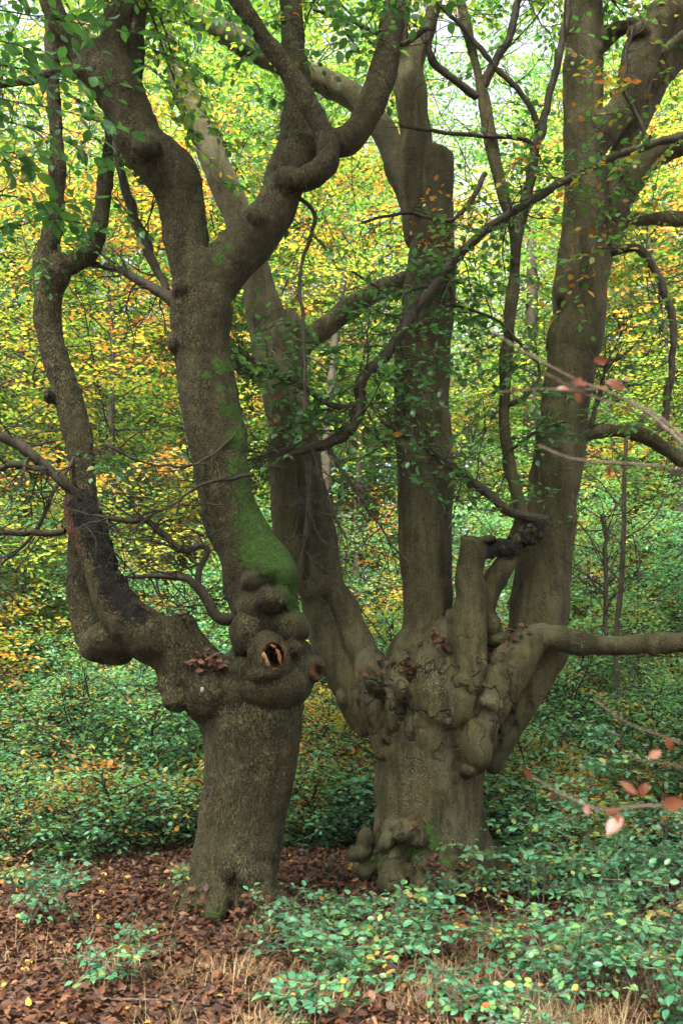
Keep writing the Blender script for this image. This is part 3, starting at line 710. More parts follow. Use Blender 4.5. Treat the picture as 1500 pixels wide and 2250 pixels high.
# sawn stump and its dead stub
L('stump', [(1024, 1505, 38, -.46), (1030, 1450, 43, -.44), (1022, 1390, 38, -.41), (1036, 1320, 36, -.38), (1030, 1255, 31, -.37), (1040, 1205, 30, -.38), (1036, 1172, 27, -.38)], .03, .02)
E('stump', 1018, 1496, 32, 26, 36, -.50, .03, .01); E('stump', 996, 1362, 16, 26, 20, -.42, .03, .006, 25); E('stump', 1046, 1460, 26, 34, 36, -.46, .03, .008); E('stump', 1052, 1400, 16, 60, 26, -.46, .05, .008, -6); E('stump', 1016, 1290, 14, 50, 22, -.44, .05, .006, 5)
wr.chop(1040, 1184, -.38, (.25, -.3, 1), .3)
L('dead_stub', [(1046, 1200, 18, -.38), (1072, 1214, 15, -.40), (1096, 1198, 13, -.40), (1122, 1206, 17, -.42), (1146, 1180, 17, -.43), (1170, 1172, 21, -.44), (1186, 1150, 15, -.44), (1200, 1140, 8, -.44)], .015, .008)
E('dead_stub', 1160, 1190, 12, 9, 16, -.5, .02, .006, 20); E('dead_stub', 1184, 1172, 9, 12, 12, -.5, .02, .006); E('dead_stub', 1066, 1188, 22, 8, 20, -.42, .02, .006, 10)
E('burl', 1075, 1376, 28, 26, 30, -.24, .03, .012); E('burl', 1090, 1405, 30, 20, 34, -.2, .03, .008)
L('limb:slender', [(1048, 1390, 28, -.2), (1066, 1320, 26, -.22), (1088, 1272, 25, -.25), (1118, 1225, 21, -.3), (1146, 1160, 16, -.34), (1140, 1110, 14, -.34), (1117, 1010, 14, -.32), (1105, 920, 13, -.3), (1112, 800, 13, -.3), (1124, 650, 14, -.3), (1131, 530, 14, -.3), (1106, 430, 13, -.3), (1082, 330, 13, -.3), (1062, 220, 11, -.3), (1042, 130, 10, -.3), (1018, 30, 9, -.3), (1005, -60, 8, -.3)], .03)
root_R = empty('beech_tree', base_R, 'broad pollarded beech with several smooth grey stems rising from a knuckled collar', 'tree')
VR, NR, OR_ = build_wood(wr, root_R, base_R, M_BARK_R, {
    'moss': lambda V, N: blob_mask(V, [(912, 1870, 20), (940, 1822, 16), (948, 1850, 20), (975, 1895, 18), (1010, 1905, 18), (820, 1895, 18), (730, 1895, 18), (930, 1910, 18)], YR - .45) * .86,
    'char': lambda V, N: .9 * blob_mask(V, [(1085, 1206, 22), (1120, 1202, 24), (1155, 1182, 24), (1185, 1160, 22)], YR - .42) * (V[:, 1] < YR - .25),
    'wood': lambda V, N: blob_mask(V, [(600, 890, 9), (606, 925, 12), (603, 955, 8), (612, 880, 10)], YR) * (V[:, 1] < YR + .06) + 0.0 * V[:, 0],
    'lichen': lambda V, N: np.clip(.06 + .34 * blob_mask(V, [(945, 1500, 34), (930, 1470, 26), (955, 1450, 20), (990, 1850, 18), (930, 1650, 14), (915, 1690, 30), (840, 1480, 22), (900, 1760, 30), (1270, 1414, 20), (970, 1830, 12)], YR - .4) + .03 * (V[:, 2] < 2.5), 0, 1),
}, (.018, .012, .004, .003), {'stump': 'sawn-off upright stump', 'dead_stub': 'crooked dark dead stub on the sawn-off stump', 'limb:torn': 'stem with a strip of torn orange-brown bark'}, 41,
    lambda V: 2 * (blob_mask(V, [(960, 1540, 130), (860, 1540, 90), (1080, 1560, 110), (880, 1870, 80), (1000, 1900, 60), (1035, 1440, 50), (1130, 1190, 60)], YR - .3) - .42))
del wr

# ------------------------------------------------------------------ foliage generators
def crooked(rng, p, d, L, n, wob=.25, grav=0.0):
    """a polyline of n points that wanders"""
    d = unit(d); step = L / (n - 1); P = [np.asarray(p, float)]
    for _ in range(n - 1):
        d = unit(d + wob * rng.normal(size=3) + np.array((0, 0, grav)))
        P.append(P[-1] + d * step)
    return np.array(P)

def leafy_twig(rng, lv, P, size, tint, spacing, t0=.12, tilt=.35, tvar=.14, sizevar=.25):
    """leaves set alternately along a twig polyline, lying roughly flat"""
    L = np.linalg.norm(np.diff(P, axis=0), axis=1).sum()
    n = max(2, int(L * (1 - t0) / spacing))
    t = np.linspace(t0, 1, n) * (len(P) - 1)
    i = np.clip(t.astype(int), 0, len(P) - 2); f = (t - i)[:, None]
    p = P[i] * (1 - f) + P[i + 1] * f
    d = unit(P[i + 1] - P[i])
    side = unit(np.cross(d, np.array((0, 0, 1.0))) + 1e-6)
    sg = np.where(np.arange(n) % 2 == 0, 1.0, -1.0)[:, None]
    dl = unit(d * rng.uniform(.25, .75, (n, 1)) + side * sg + rng.normal(size=(n, 3)) * .25 + np.array((0, 0, -.12)))
    dl[-1] = d[-1]
    nr = unit(np.array((0, 0, 1.0)) + rng.normal(size=(n, 3)) * tilt)
    lv.add(p + dl * size * .12, dl, nr, size * (1 + sizevar * (rng.rand(n) * 2 - 1)), np.clip(tint + tvar * rng.normal(size=n), 0, 1))

def tree_kind(seed, H, r0, zlo, limbs, limbL, subs, twigs, size, tint, tmat, spacing=.055, up=.25, lean=.05, tspread=.24, zpow=1.0, subL=.42, drop=-.03):
    """meshes (trunk, branches, crown) of a whole small or big tree standing at the origin"""
    rng = np.random.RandomState(seed)
    tr, br, lv = Tubes(), Tubes(), Leaves()
    P = crooked(rng, (0, 0, -.2), (rng.normal() * lean, rng.normal() * lean, 1), H * .96, 9, .05)
    tr.add(catmull(np.c_[P, np.linspace(r0, r0 * .18, 9)], 28)[:, :3], np.linspace(r0, r0 * .18, 28) * (1 + .25 * np.exp(-np.linspace(0, 12, 28))), 10)
    subpts, twpts = [], []
    for k in range(limbs):
        f = ((k + rng.rand()) / limbs) ** zpow
        z = zlo + (H * .97 - zlo) * f
        t = np.clip(z / (H * .96) * 8, 0, 7.99); i = int(t); p = P[i] * (1 - t + i) + P[i + 1] * (t - i)
        az = k * 2.39996 + rng.normal() * .3
        shape = math.sin(math.pi * min(1, (.18 + .80 * (1 - f)))) ** .6
        Lk = limbL * shape * rng.uniform(.7, 1.15)
        Q = crooked(rng, p, (math.cos(az), math.sin(az), up + .5 * f), Lk, 7, .13, drop)
        br.add(Q, np.linspace(max(.012, r0 * .22 * (1 - .6 * f)), .006, 7), 4)
        lt = tint + tspread * rng.normal()
        for q in range(subs):
            g = .18 + .82 * (q + rng.rand()) / subs
            tt = min(g * 6, 5.99); i2 = int(tt); ps = Q[i2] * (1 - tt + i2) + Q[i2 + 1] * (tt - i2)
            dq = unit(Q[i2 + 1] - Q[i2]); sd = np.cross(dq, (0, 0, 1.0))
            s_ = 1 if q % 2 else -1
            R = crooked(rng, ps, dq * rng.uniform(.3, .9) + sd * s_ * 1.0 + (0, 0, rng.normal() * .22), Lk * subL * (1.15 - .6 * g) * rng.uniform(.7, 1.3), 5, .15, -.03)
            subpts.append(R)
            for w in range(twigs):
                gw = (w + rng.rand()) / twigs * 3.99; i3 = int(gw); pw = R[i3] * (1 - gw + i3) + R[i3 + 1] * (gw - i3)
                dw = unit(R[i3 + 1] - R[i3]); sw = np.cross(dw, (0, 0, 1.0))
                TW = crooked(rng, pw, dw * .7 + sw * (1 if w % 2 else -1) * rng.uniform(.5, 1.1) + (0, 0, rng.normal() * .25 - .05), rng.uniform(.25, .6) * (size / .085), 4, .14, -.04)
                twpts.append(TW)
                leafy_twig(rng, lv, TW, size, lt + .09 * rng.normal(), spacing)
    S = np.array(subpts); br.add(S, np.tile(np.linspace(.009, .004, 5), (len(S), 1)), 3)
    T = np.array(twpts); br.add(T, np.tile(np.linspace(.0035, .0018, 4), (len(T), 1)), 3)
    return tr.mesh('trunk', M_BGBARK), br.mesh('branches', M_TWIG), lv.mesh('crown', tmat)

K = {
    'yellow': tree_kind(101, 15.0, .15, 2.6, 48, 4.6, 10, 6, .100, .34, M_CANOPY, spacing=.068),
    'yellow2': tree_kind(102, 17.0, .17, 3.4, 50, 5.0, 10, 6, .100, .42, M_CANOPY, spacing=.068),
    'orange': tree_kind(103, 11.0, .12, 1.8, 42, 3.8, 9, 5, .095, .50, M_ORANGE, spacing=.06),
    'green': tree_kind(104, 8.0, .08, .7, 42, 2.8, 8, 5, .090, .45, M_MIDGREEN, spacing=.058),
    'young': tree_kind(105, 5.0, .05, .3, 36, 1.9, 7, 5, .078, .45, M_UNDER, spacing=.053),
    'shrub': tree_kind(106, 2.3, .03, .1, 26, 1.25, 6, 4, .066, .42, M_UNDER, spacing=.048, up=.5),
    'shrub2': tree_kind(107, 1.7, .025, .05, 24, 1.1, 6, 4, .066, .55, M_UNDER, spacing=.048, up=.5),
    'bright': tree_kind(108, 2.6, .03, .2, 24, 1.2, 6, 4, .075, .55, M_ORANGE, spacing=.052, up=.4),
    'low': tree_kind(110, .75, .012, .03, 14, .55, 4, 3, .060, .48, M_UNDER, spacing=.045, up=.6),
    'over': tree_kind(109, 17.0, .26, 10.6, 30, 4.4, 9, 5, .125, .30, M_CANOPY, spacing=.075, up=.05, drop=.0),  # high-crowned kind for the added, unseen shade trees
}
def place_tree(kind, name, x, y, sc, rz, label, cat, group):
    e = empty(name, (x, y, float(ground_h(x, y)) - .03), label, cat, group)
    e.rotation_euler = (0, 0, rz); e.scale = (sc, sc, sc)
    for nm, me in zip(('trunk', 'branches', 'crown'), K[kind]):
        link(nm, me, e)
    return e
rng0 = random.Random(4)
BG = {
    'yellow': ('beech_tree', 'tall beech with airy yellow-green crown', 'tree', 'yellow-green trees in the wood behind'),
    'yellow2': ('beech_tree', 'very tall beech with golden green crown', 'tree', 'golden green trees in the wood behind'),
    'orange': ('beech_tree', 'mid-height beech with orange and yellow leaves', 'tree', 'orange-leaved trees behind'),
    'green': ('beech_tree', 'bushy green beech leafed nearly to the ground', 'tree', 'bushy green trees behind'),
    'young': ('young_tree', 'low teal-green young tree', 'tree', 'young trees in the undergrowth'),
    'shrub': ('shrub', 'dense teal-green shrub', 'shrub', 'teal shrubs beyond the leaf litter'),
    'shrub2': ('shrub', 'low green and yellow shrub', 'shrub', 'low shrubs beyond the leaf litter'),
    'bright': ('shrub', 'small shrub of bright yellow and orange leaves', 'shrub', 'bright autumn shrubs'),
    'low': ('seedling', 'knee-high green seedling', 'seedling', 'seedlings at the edge of the undergrowth'),
}
WHERE = ((120, 'past the outer limb'), (300, 'behind the charred limb'), (430, 'behind the side arm'), (600, 'behind the mossy stem'), (740, 'behind the leaning stem'), (870, 'between the pollards'), (1040, 'behind the middle stem'), (1180, 'behind the stump'), (1330, 'behind the thickest stem'), (1460, 'behind the low limb'), (9999, 'past the low limb'))
def bgt(kind, px, Y, sc=1.0):
    x = (px - 750) / FPX * Y * 1.02
    nm, lb, ct, gp = BG[kind]
    lb += ' ' + next(w for q, w in WHERE if px < q) + (', at the litter edge' if Y < 14.6 else ', in the undergrowth' if Y < 18 else ', inside the wood' if Y < 23 else ', deep in the wood' if Y < 31 else ', far back' if Y < 43 else ', farthest back')
    place_tree(kind, nm, x, Y, sc, rng0.uniform(0, 6.28), lb, ct, gp)
# canopy trees (picture column, distance, size)
for a in [('yellow', 40, 22.5, 1.2), ('yellow2', 330, 24, 1.2), ('yellow', 640, 22.5, 1.15), ('yellow2', 930, 24.5, 1.1), ('yellow', 1370, 22.0, 1.15), ('yellow2', 1620, 24, 1.2), ('yellow', -250, 24, 1.2),
          ('orange', -40, 17.5, 1.05), ('orange', 260, 19.5, 1.1), ('orange', 770, 20.0, 1.05), ('orange', 1500, 19.5, 1.15), ('orange', 1240, 24.0, 1.2), ('orange', 540, 26, 1.3),
          ('yellow2', 480, 32, 1.35), ('yellow', 830, 34, 1.45), ('yellow2', 1420, 33, 1.35), ('yellow', 150, 33, 1.4), ('yellow2', -150, 33, 1.3),
          ('yellow2', 650, 44, 1.6), ('yellow', 300, 46, 1.7), ('yellow2', 1500, 46, 1.6), ('yellow', 1130, 47, 1.6), ('yellow2', 60, 28, 1.5), ('yellow', 1560, 28, 1.6), ('yellow', 420, 27, 1.6), ('yellow', -50, 48, 1.7)]:
    bgt(*a)
for a in [('green', 130, 22), ('green', 420, 20.5, 1.0), ('green', 690, 23, 1.05), ('green', 1120, 21.5), ('green', 1330, 19, .9), ('green', 1540, 22), ('green', -80, 20, .95), ('green', 920, 27, 1.2), ('green', 1260, 29, 1.4), ('green', 260, 29, 1.4), ('green', 560, 32, 1.5), ('green', 1450, 32, 1.5), ('green', 0, 32, 1.5),
          ('green', 780, 40, 2.0), ('green', 1060, 42, 2.0), ('green', 460, 41, 2.0), ('green', 1600, 42, 2.0), ('green', 1330, 41, 2.0), ('green', 170, 42, 2.0), ('green', -130, 42, 2.0), ('green', 620, 54, 2.6), ('green', 950, 55, 2.6), ('green', 1250, 55, 2.6), ('green', 300, 55, 2.6), ('green', 0, 55, 2.6), ('green', 1550, 55, 2.6),
          ('young', 40, 17.5, 1.0), ('young', 210, 19), ('young', 370, 16.5, .8), ('young', 690, 17.5), ('young', 1150, 17), ('young', 1270, 19), ('young', 1400, 15.5, .9), ('young', 1520, 17), ('young', 960, 19), ('young', 600, 20), ('young', -60, 16.5)]:
    bgt(*a)
r2 = np.random.RandomState(8)
for row, (Y, n) in enumerate(((13.9, 9), (15.2, 10), (16.8, 10), (18.8, 10), (21.5, 9), (25, 9))):
    for i in range(n):
        px = -150 + 1800 * (i + r2.rand()) / n
        kd = ('shrub', 'shrub2', 'shrub')[r2.randint(3)]
        if r2.rand() < .12: kd = 'bright'
        yy = Y + r2.normal() * .5
        if px > 1080 and row == 0: yy -= 1.8
        bgt(kd, px, yy, r2.uniform(.75, 1.15) * (1 + .05 * row))
bgt('bright', 735, 13.6, .7); bgt('bright', 1190, 13.0, .5); bgt('bright', 765, 16.0, 1.0)
for i in range(72):
    px = -80 + 1660 * r2.rand(); yy = 10.6 + 4.2 * r2.rand() ** .7
    if px > 1050: yy -= 1.6 * r2.rand()
    if 330 < px < 1150 and yy < 12.0: yy += 1.5
    bgt('low', px, yy, r2.uniform(.6, 1.4))
# wood goes on beside and behind the camera, added unseen to dim front light
for (kd, x, y, sc) in [('yellow', -9, -7, 1.1), ('yellow2', -3, -9, 1.0), ('yellow', 4, -8, 1.1), ('yellow2', 10, -6, 1.0), ('green', -6, -5, 1.2), ('green', 1, -6, 1.2), ('green', 6.5, -4.5, 1.2), ('yellow', -10.5, 1, 1.0), ('green', -8, 3.0, 1.1), ('green', -9.5, 8.5, 1.1)]:
    nm, lb, ct, gp = BG[kd]
    place_tree(kd, nm, x, y, sc, x + y, 'unseen tree added behind or beside the viewpoint', ct, 'added trees round the viewpoint')
# unseen tall beeches added beside the camera, crowns placed to shade the pollards
for (x, y, sc, lb) in [(-3.4, 3.0, 1.0, 'unseen tall beech added beside the viewpoint to shade the mossy pollard'), (2.3, 2.4, 1.0, 'unseen tall beech added beside the viewpoint to shade the broad pollard'), (.2, -.8, 1.0, 'unseen tall shade beech added close behind the viewpoint'), (-8.5, 3.5, 1.0, 'unseen tall shade beech added well aside of the mossy pollard')]:
    place_tree('over', 'beech_tree', x, y, sc, x * 1.7 + y, lb, 'tree', 'added shade beeches round the viewpoint')
# plain background trunks that show between the leaves
def bare_trunk(px, Y, rpx, lean, H, label):
    x = (px - 750) / FPX * Y; sc = Y / FPX
    z0 = float(ground_h(x, Y)); rng = np.random.RandomState(int(px))
    e = empty('background_tree', (x, Y, z0), label, 'tree')
    P = crooked(rng, (0, 0, -.3), (lean, 0, 1), H, 9, .05); tb = Tubes()
    C = catmull(np.c_[P, np.linspace(rpx * sc, rpx * sc * .45, 9)], 30); tb.add(C[:, :3], C[:, 3], 12)
    link('trunk', tb.mesh('trunk', M_BGBARK), e)
    bb = Tubes()
    for k in range(9):
        f = rng.uniform(.3, 1); i = int(f * 29)
        az = rng.uniform(0, 6.28)
        Q = crooked(rng, C[i, :3], (math.cos(az), .4 * math.sin(az), .6), rng.uniform(1, 2.6), 7, .2)
        bb.add(Q, np.linspace(C[i, 3] * .4, .006, 7), 5)
        for w in range(4):
            R = crooked(rng, Q[2 + w], unit(Q[-1] - Q[0]) + rng.normal(size=3) * .7, rng.uniform(.4, 1.0), 5, .2)
            bb.add(R, np.linspace(.01, .003, 5), 3)
    link('branches', bb.mesh('branches', M_BGBARK), e)
bare_trunk(1148, 21, 26, .02, 12, 'dark bare tree trunk in the gloom behind the broad pollard')
bare_trunk(1340, 14.5, 9, .01, 6, 'thin dark sapling trunk with upswept twigs beside the horizontal limb')
bare_trunk(30, 24, 16, .0, 13, 'dim trunk in the wood beyond the charred limb')
bare_trunk(735, 17, 17, -.03, 10, 'dark trunk seen between the two pollards')
bare_trunk(300, 21, 20, -.16, 11, 'slanting dark trunk in the wood behind the outer limb')
bare_trunk(1455, 18, 12, .04, 12, 'slender dark trunk in the wood beyond the low limb')

# ------------------------------------------------------------------ single leaves as objects
_LEAFME = {}
def leaf_mesh(mat, ti, var):
    key = (mat.name, int(round(ti * 14)), var)
    if key not in _LEAFME:
        T = LEAF_HI.copy()
        cv = ((.9, -.10, 1.0), (1.2, -.28, 1.08), (.5, .10, .92))[var]
        T[:, 2] = T[:, 2] * cv[0] + cv[1] * T[:, 0] ** 2; T[:, 1] *= cv[2]
        _LEAFME[key] = mesh_np('leaf', T, [LEAF_HI_F4], mat, False, {'tint': np.full(len(T), key[1] / 14.0)})
    return _LEAFME[key]
def leaf_parts(lv, parent, base, mat, most=290, name='leaf'):
    p, d, sd, n, sz, ti = lv.arrays()
    dist = np.linalg.norm(p - np.array((0, 0, CAMZ)), axis=1) / sz
    order = np.argsort(dist)
    rr = np.random.RandomState(len(p))
    for i in order[:most]:
        o = link(name, leaf_mesh(mat, ti[i], rr.randint(3)), parent)
        s_ = sz[i]; q = p[i] - base
        o.matrix_basis = Matrix(((d[i][0] * s_, sd[i][0] * s_, n[i][0] * s_, q[0]), (d[i][1] * s_, sd[i][1] * s_, n[i][1] * s_, q[1]), (d[i][2] * s_, sd[i][2] * s_, n[i][2] * s_, q[2]), (0, 0, 0, 1)))
    rest = order[most:]
    if len(rest):
        o = link('foliage', lv.mesh('foliage', mat, True, rest, base), parent); o['kind'] = 'stuff'

def project(V):
    q = V - np.array((0, 0, CAMZ)); dep = q[:, 1] * math.cos(TH) + q[:, 2] * math.sin(TH)
    return 750 + FPX * q[:, 0] / dep, 1125 - FPX * (-q[:, 1] * math.sin(TH) + q[:, 2] * math.cos(TH)) / dep
def G(px, py):
    """where the ground lies under a picture point"""
    cx, cyy = (px - 750) / FPX, (1125 - py) / FPX
    d = np.array((cx, math.cos(TH) - cyy * math.sin(TH), math.sin(TH) + cyy * math.cos(TH)))
    t = -CAMZ / d[2]
    for _ in range(4): t = (float(ground_h(d[0] * t, d[1] * t)) - CAMZ) / d[2]
    return np.array((d[0] * t, d[1] * t, CAMZ + d[2] * t))

# ------------------------------------------------------------------ thin branches of the two pollards
def twiggery(tb, rng, P, n, L, r, t0=.15, levels=2, wob=.22, grav=.0, spread=1.0, keep=None):
    """bare twigs that fork off a polyline, returns their polylines"""
    out = []
    for k in range(n):
        t = (t0 + (1 - t0) * (k + rng.rand()) / n) * (len(P) - 1.001); i = int(t)
        p = P[i] * (1 - t + i) + P[i + 1] * (t - i); d = unit(P[i + 1] - P[i])
        dd = d * rng.uniform(.4, .9) + rng.normal(size=3) * np.array((.8, .6, .55)) * spread
        Q = crooked(rng, p, dd, L * rng.uniform(.5, 1.3), 7, wob, grav)
        tb.add(Q, np.linspace(r * 1.5, r * .55, 7), 4); out.append(Q)
        if levels > 1: out += twiggery(tb, rng, Q, 4, L * .5, r * .55, .2, levels - 1, wob, grav, spread)
    return out
def branch(root, base, Y0, pts, seed, tw=6, twL=.5, twr=.004, levels=2, mat=None, leaves=None, wob=.2, grav=.0, name='branch'):
    rng = np.random.RandomState(seed)
    R = []
    for r in pts:
        p, sc = W(r[0], r[1], Y0 + (r[3] if len(r) > 3 else 0)); R.append((*p, r[2] * sc))
    n = max(10, 8 * len(R)); C = catmull(R, n)
    C[:, :3] += .022 * np.stack([vnoise(C[:, :3], .22, seed + q) for q in range(3)], -1) + .010 * np.stack([vnoise(C[:, :3], .08, seed + q) for q in range(3)], -1)
    C[:, 3] *= 1 + .18 * vnoise(C[:, :3], .09, seed + 5)
    tb = Tubes(); tb.add(C[:, :3], C[:, 3], 8)
    q = twiggery(tb, rng, C[:, :3], int(tw * (2.4 if 20 < seed < 28 else 1.7)), twL, twr * 1.25, .12, levels, wob, grav) if tw else []
    link(name, tb.mesh(name, mat or M_TWIG, base), root)
    if leaves:
        for P in q:
            if rng.rand() < leaves[1]: leafy_twig(rng, leaves[0], P, leaves[2], leaves[3] + .12 * rng.normal(), leaves[4], .25, .4, .12)
    return C[:, :3], q
lvL, lvR = Leaves(), Leaves()
BL = lambda *a, **k: branch(root_L, base_L, YL, *a, **k)
BR = lambda *a, **k: branch(root_R, base_R, YR, *a, **k)
BL([(522, 1364, 13, -.1), (480, 1362, 13, -.25), (455, 1320, 11, -.3), (430, 1290, 10, -.32), (395, 1272, 7, -.36), (330, 1266, 5, -.42), (270, 1268, 3, -.5)], 1, 8, .5, .005)
BL([(440, 1290, 7, -.32), (437, 1255, 7, -.32), (455, 1212, 8, -.35), (440, 1204, 8, -.36), (400, 1208, 8, -.4), (360, 1175, 7, -.42), (320, 1145, 7, -.45), (270, 1140, 5, -.5), (215, 1130, 4, -.5)], 2, 9, .6, .005)
BL([(-60, 930, 13, -.5), (0, 955, 12, -.48), (55, 985, 12, -.46), (100, 1025, 12, -.43), (140, 1060, 12, -.4), (165, 1085, 10, -.36)], 3, 9, .7, .005)
BL([(105, 1030, 8, -.43), (40, 1020, 8, -.45), (-20, 1040, 7, -.5), (-80, 1060, 6, -.5)], 4, 7, .8, .004)
BL([(142, 1165, 8, -.34), (80, 1170, 7, -.3), (0, 1172, 6, -.25), (-70, 1180, 5, -.2)], 5, 8, .7, .004)
BL([(165, 1000, 5, 0), (110, 1100, 5, -.2), (70, 1180, 4, -.3), (0, 1240, 3, -.35)], 6, 5, .5, .004)
BL([(120, 158, 11, -.5), (70, 175, 9, -.55), (0, 186, 8, -.6), (-60, 180, 7, -.6)], 7, 5, .5, .004)
BL([(385, 665, 16, -.05), (345, 640, 13, .05), (300, 610, 10, .1), (240, 585, 8, .2), (190, 580, 6, .25)], 8, 8, .6, .005)
BL([(370, 640, 9, .1), (330, 560, 12, .3), (290, 450, 11, .4), (265, 370, 9, .45), (245, 300, 7, .5)], 9, 7, .7, .005)
BL([(515, 960, 3, -.2), (430, 1020, 3, -.35), (330, 1020, 3, -.45), (230, 975, 3, -.5)], 10, 8, .6, .003, levels=2)
BL([(560, 1040, 4, -.25), (480, 1055, 4, -.35), (400, 1090, 3, -.4), (290, 1170, 3, -.5)], 12, 8, .6, .003)
BL([(640, 420, 5, .0), (690, 480, 5, .1), (660, 590, 4, .1), (665, 720, 4, .1), (672, 900, 3, .1)], 13, 6, .5, .003)
# right pollard: dead diagonal branch and its like
BR([(1560, 285, 10, -.7), (1500, 300, 10, -.68), (1420, 320, 9, -.66), (1330, 352, 10, -.64), (1250, 392, 10, -.62), (1160, 445, 10, -.6), (1075, 498, 10, -.58), (1010, 560, 11, -.57), (930, 660, 12, -.56), (880, 735, 13, -.56), (830, 800, 13, -.56), (793, 838, 13, -.56), (790, 890, 14, -.56), (765, 945, 15, -.56), (720, 978, 13, -.58), (670, 990, 10, -.6), (610, 1010, 5, -.62)], 21, 26, .75, .005, leaves=(lvR, .55, .085, .34, .06))
BR([(1194, 1145, 12, -.44), (1120, 1122, 10, -.5), (1040, 1062, 10, -.54), (960, 1000, 9, -.58), (900, 962, 8, -.6), (838, 925, 6, -.62)], 22, 14, .8, .004, leaves=(lvR, .35, .08, .36, .07))
BR([(798, 890, 8, -.56), (745, 895, 8, -.6), (700, 870, 7, -.64), (640, 830, 6, -.68), (560, 800, 5, -.7), (500, 760, 4, -.7)], 23, 11, .7, .004, leaves=(lvR, .7, .085, .32, .06))
BR([(685, 985, 8, -.6), (678, 1080, 8, -.58), (674, 1180, 7, -.55), (672, 1270, 8, -.3)], 24, 8, .7, .004)
BR([(700, 975, 7, -.6), (640, 985, 5, -.64), (560, 1005, 4, -.7), (480, 1030, 3, -.72)], 25, 11, .6, .003)
BR([(720, 985, 6, -.62), (770, 1060, 4, -.7), (830, 1150, 3, -.75), (890, 1230, 2, -.8)], 26, 12, .6, .003)
BR([(690, 990, 5, -.62), (720, 1100, 4, -.68), (760, 1180, 3, -.7)], 27, 9, .6, .003)
BR([(1130, 590, 9, -.3), (1138, 520, 11, -.3), (1160, 430, 11, -.3), (1176, 340, 10, -.3), (1192, 265, 9, -.3), (1222, 150, 9, -.32), (1240, 60, 9, -.33), (1252, -50, 8, -.34)], 28, 10, .6, .004, leaves=(lvR, .3, .08, .5, .08))
BR([(1058, 205, 9, -.3), (1085, 135, 10, -.33), (1118, 85, 9, -.35), (1138, 10, 8, -.36), (1150, -60, 7, -.36)], 29, 6, .5, .004)
BR([(1050, 215, 9, -.3), (985, 165, 9, -.35), (945, 120, 9, -.38), (940, 60, 8, -.4), (880, 100, 6, -.4), (800, 60, 5, -.42), (690, 20, 4, -.45)], 30, 10, .6, .004)
BR([(1186, 285, 8, -.3), (1150, 210, 7, -.34), (1080, 140, 6, -.36), (1010, 60, 5, -.4), (960, 10, 4, -.4)], 31, 9, .6, .004)
BR([(1180, 340, 7, -.3), (1150, 305, 5, -.36), (1060, 300, 5, -.4), (960, 290, 4, -.42), (880, 275, 3, -.42)], 32, 8, .6, .003)
BR([(1310, 560, 12, .06), (1380, 545, 10, -.1), (1420, 560, 10, -.15), (1455, 640, 9, -.2), (1480, 720, 8, -.22), (1470, 850, 8, -.24), (1452, 940, 9, -.25)], 33, 12, .6, .004, leaves=(lvR, .25, .08, .5, .08))
BR([(1290, 960, 7, .0), (1320, 850, 4, -.1), (1340, 780, 3, -.2)], 34, 12, .6, .004)
BR([(1330, 1410, 5, -.4), (1330, 1250, 5, -.3), (1320, 1130, 4, -.2)], 35, 14, .7, .004)
BR([(1100, 900, 6, -.3), (1160, 860, 5, -.4), (1180, 800, 4, -.4), (1080, 700, 4, -.4), (960, 660, 3, -.5)], 36, 10, .6, .004, leaves=(lvR, .6, .085, .35, .06))
BR([(1108, 1000, 4, -.34), (1160, 960, 4, -.5), (1240, 930, 3, -.6)], 37, 6, .4, .003, leaves=(lvR, .6, .08, .25, .06))
BR([(985, 560, 6, .0), (960, 620, 5, -.35), (860, 640, 4, -.5), (770, 600, 3, -.5)], 38, 8, .6, .003)
BR([(1070, 380, 6, -.3), (1000, 480, 5, -.4), (880, 470, 4, -.5), (790, 490, 3, -.5)], 39, 12, .4, .003, leaves=(lvR, .5, .06, .98, .05))
BR([(1430, 325, 6, -.6), (1400, 260, 5, -.6), (1370, 180, 4, -.62), (1390, 60, 3, -.62)], 40, 14, .6, .003, leaves=(lvR, .25, .08, .9, .09))
BR([(1330, 352, 6, -.64), (1330, 450, 4, -.7), (1300, 560, 3, -.75), (1270, 640, 2, -.78)], 41, 9, .5, .003, leaves=(lvR, .5, .08, .85, .09))
BR([(700, 1150, 6, .0), (640, 1230, 8, -.15), (660, 1260, 8, -.1), (690, 1255, 8, .0)], 42, 4, .4, .003)
# the big limbs taper away beyond the edge of the view
for k, pts in enumerate([[(1525, 1409, 21, -.575), (1700, 1396, 18, -.66), (1880, 1340, 13, -.75), (2060, 1250, 6, -.8)], [(1530, 1034, 16, -.147), (1680, 1130, 14, -.25), (1840, 1170, 9, -.3), (2000, 1140, 4, -.35)],
                         [(1530, 480, 15.5, .285), (1700, 465, 13, .35), (1860, 420, 9, .4), (2000, 340, 4, .45)], [(1530, 308, 27, -.165), (1680, 270, 21, -.25), (1840, 190, 14, -.3), (1980, 60, 6, -.35)],
                         [(1520, 3, 38, -.108), (1620, -70, 32, -.15), (1740, -190, 22, -.2), (1840, -350, 10, -.2)], [(1530, 72, 37, .45), (1640, -20, 30, .5), (1760, -140, 20, .55), (1860, -300, 8, .6)]]):
    BR(pts, 60 + k, 8, .7, .006, mat=M_BARK_R, name='limb_end')
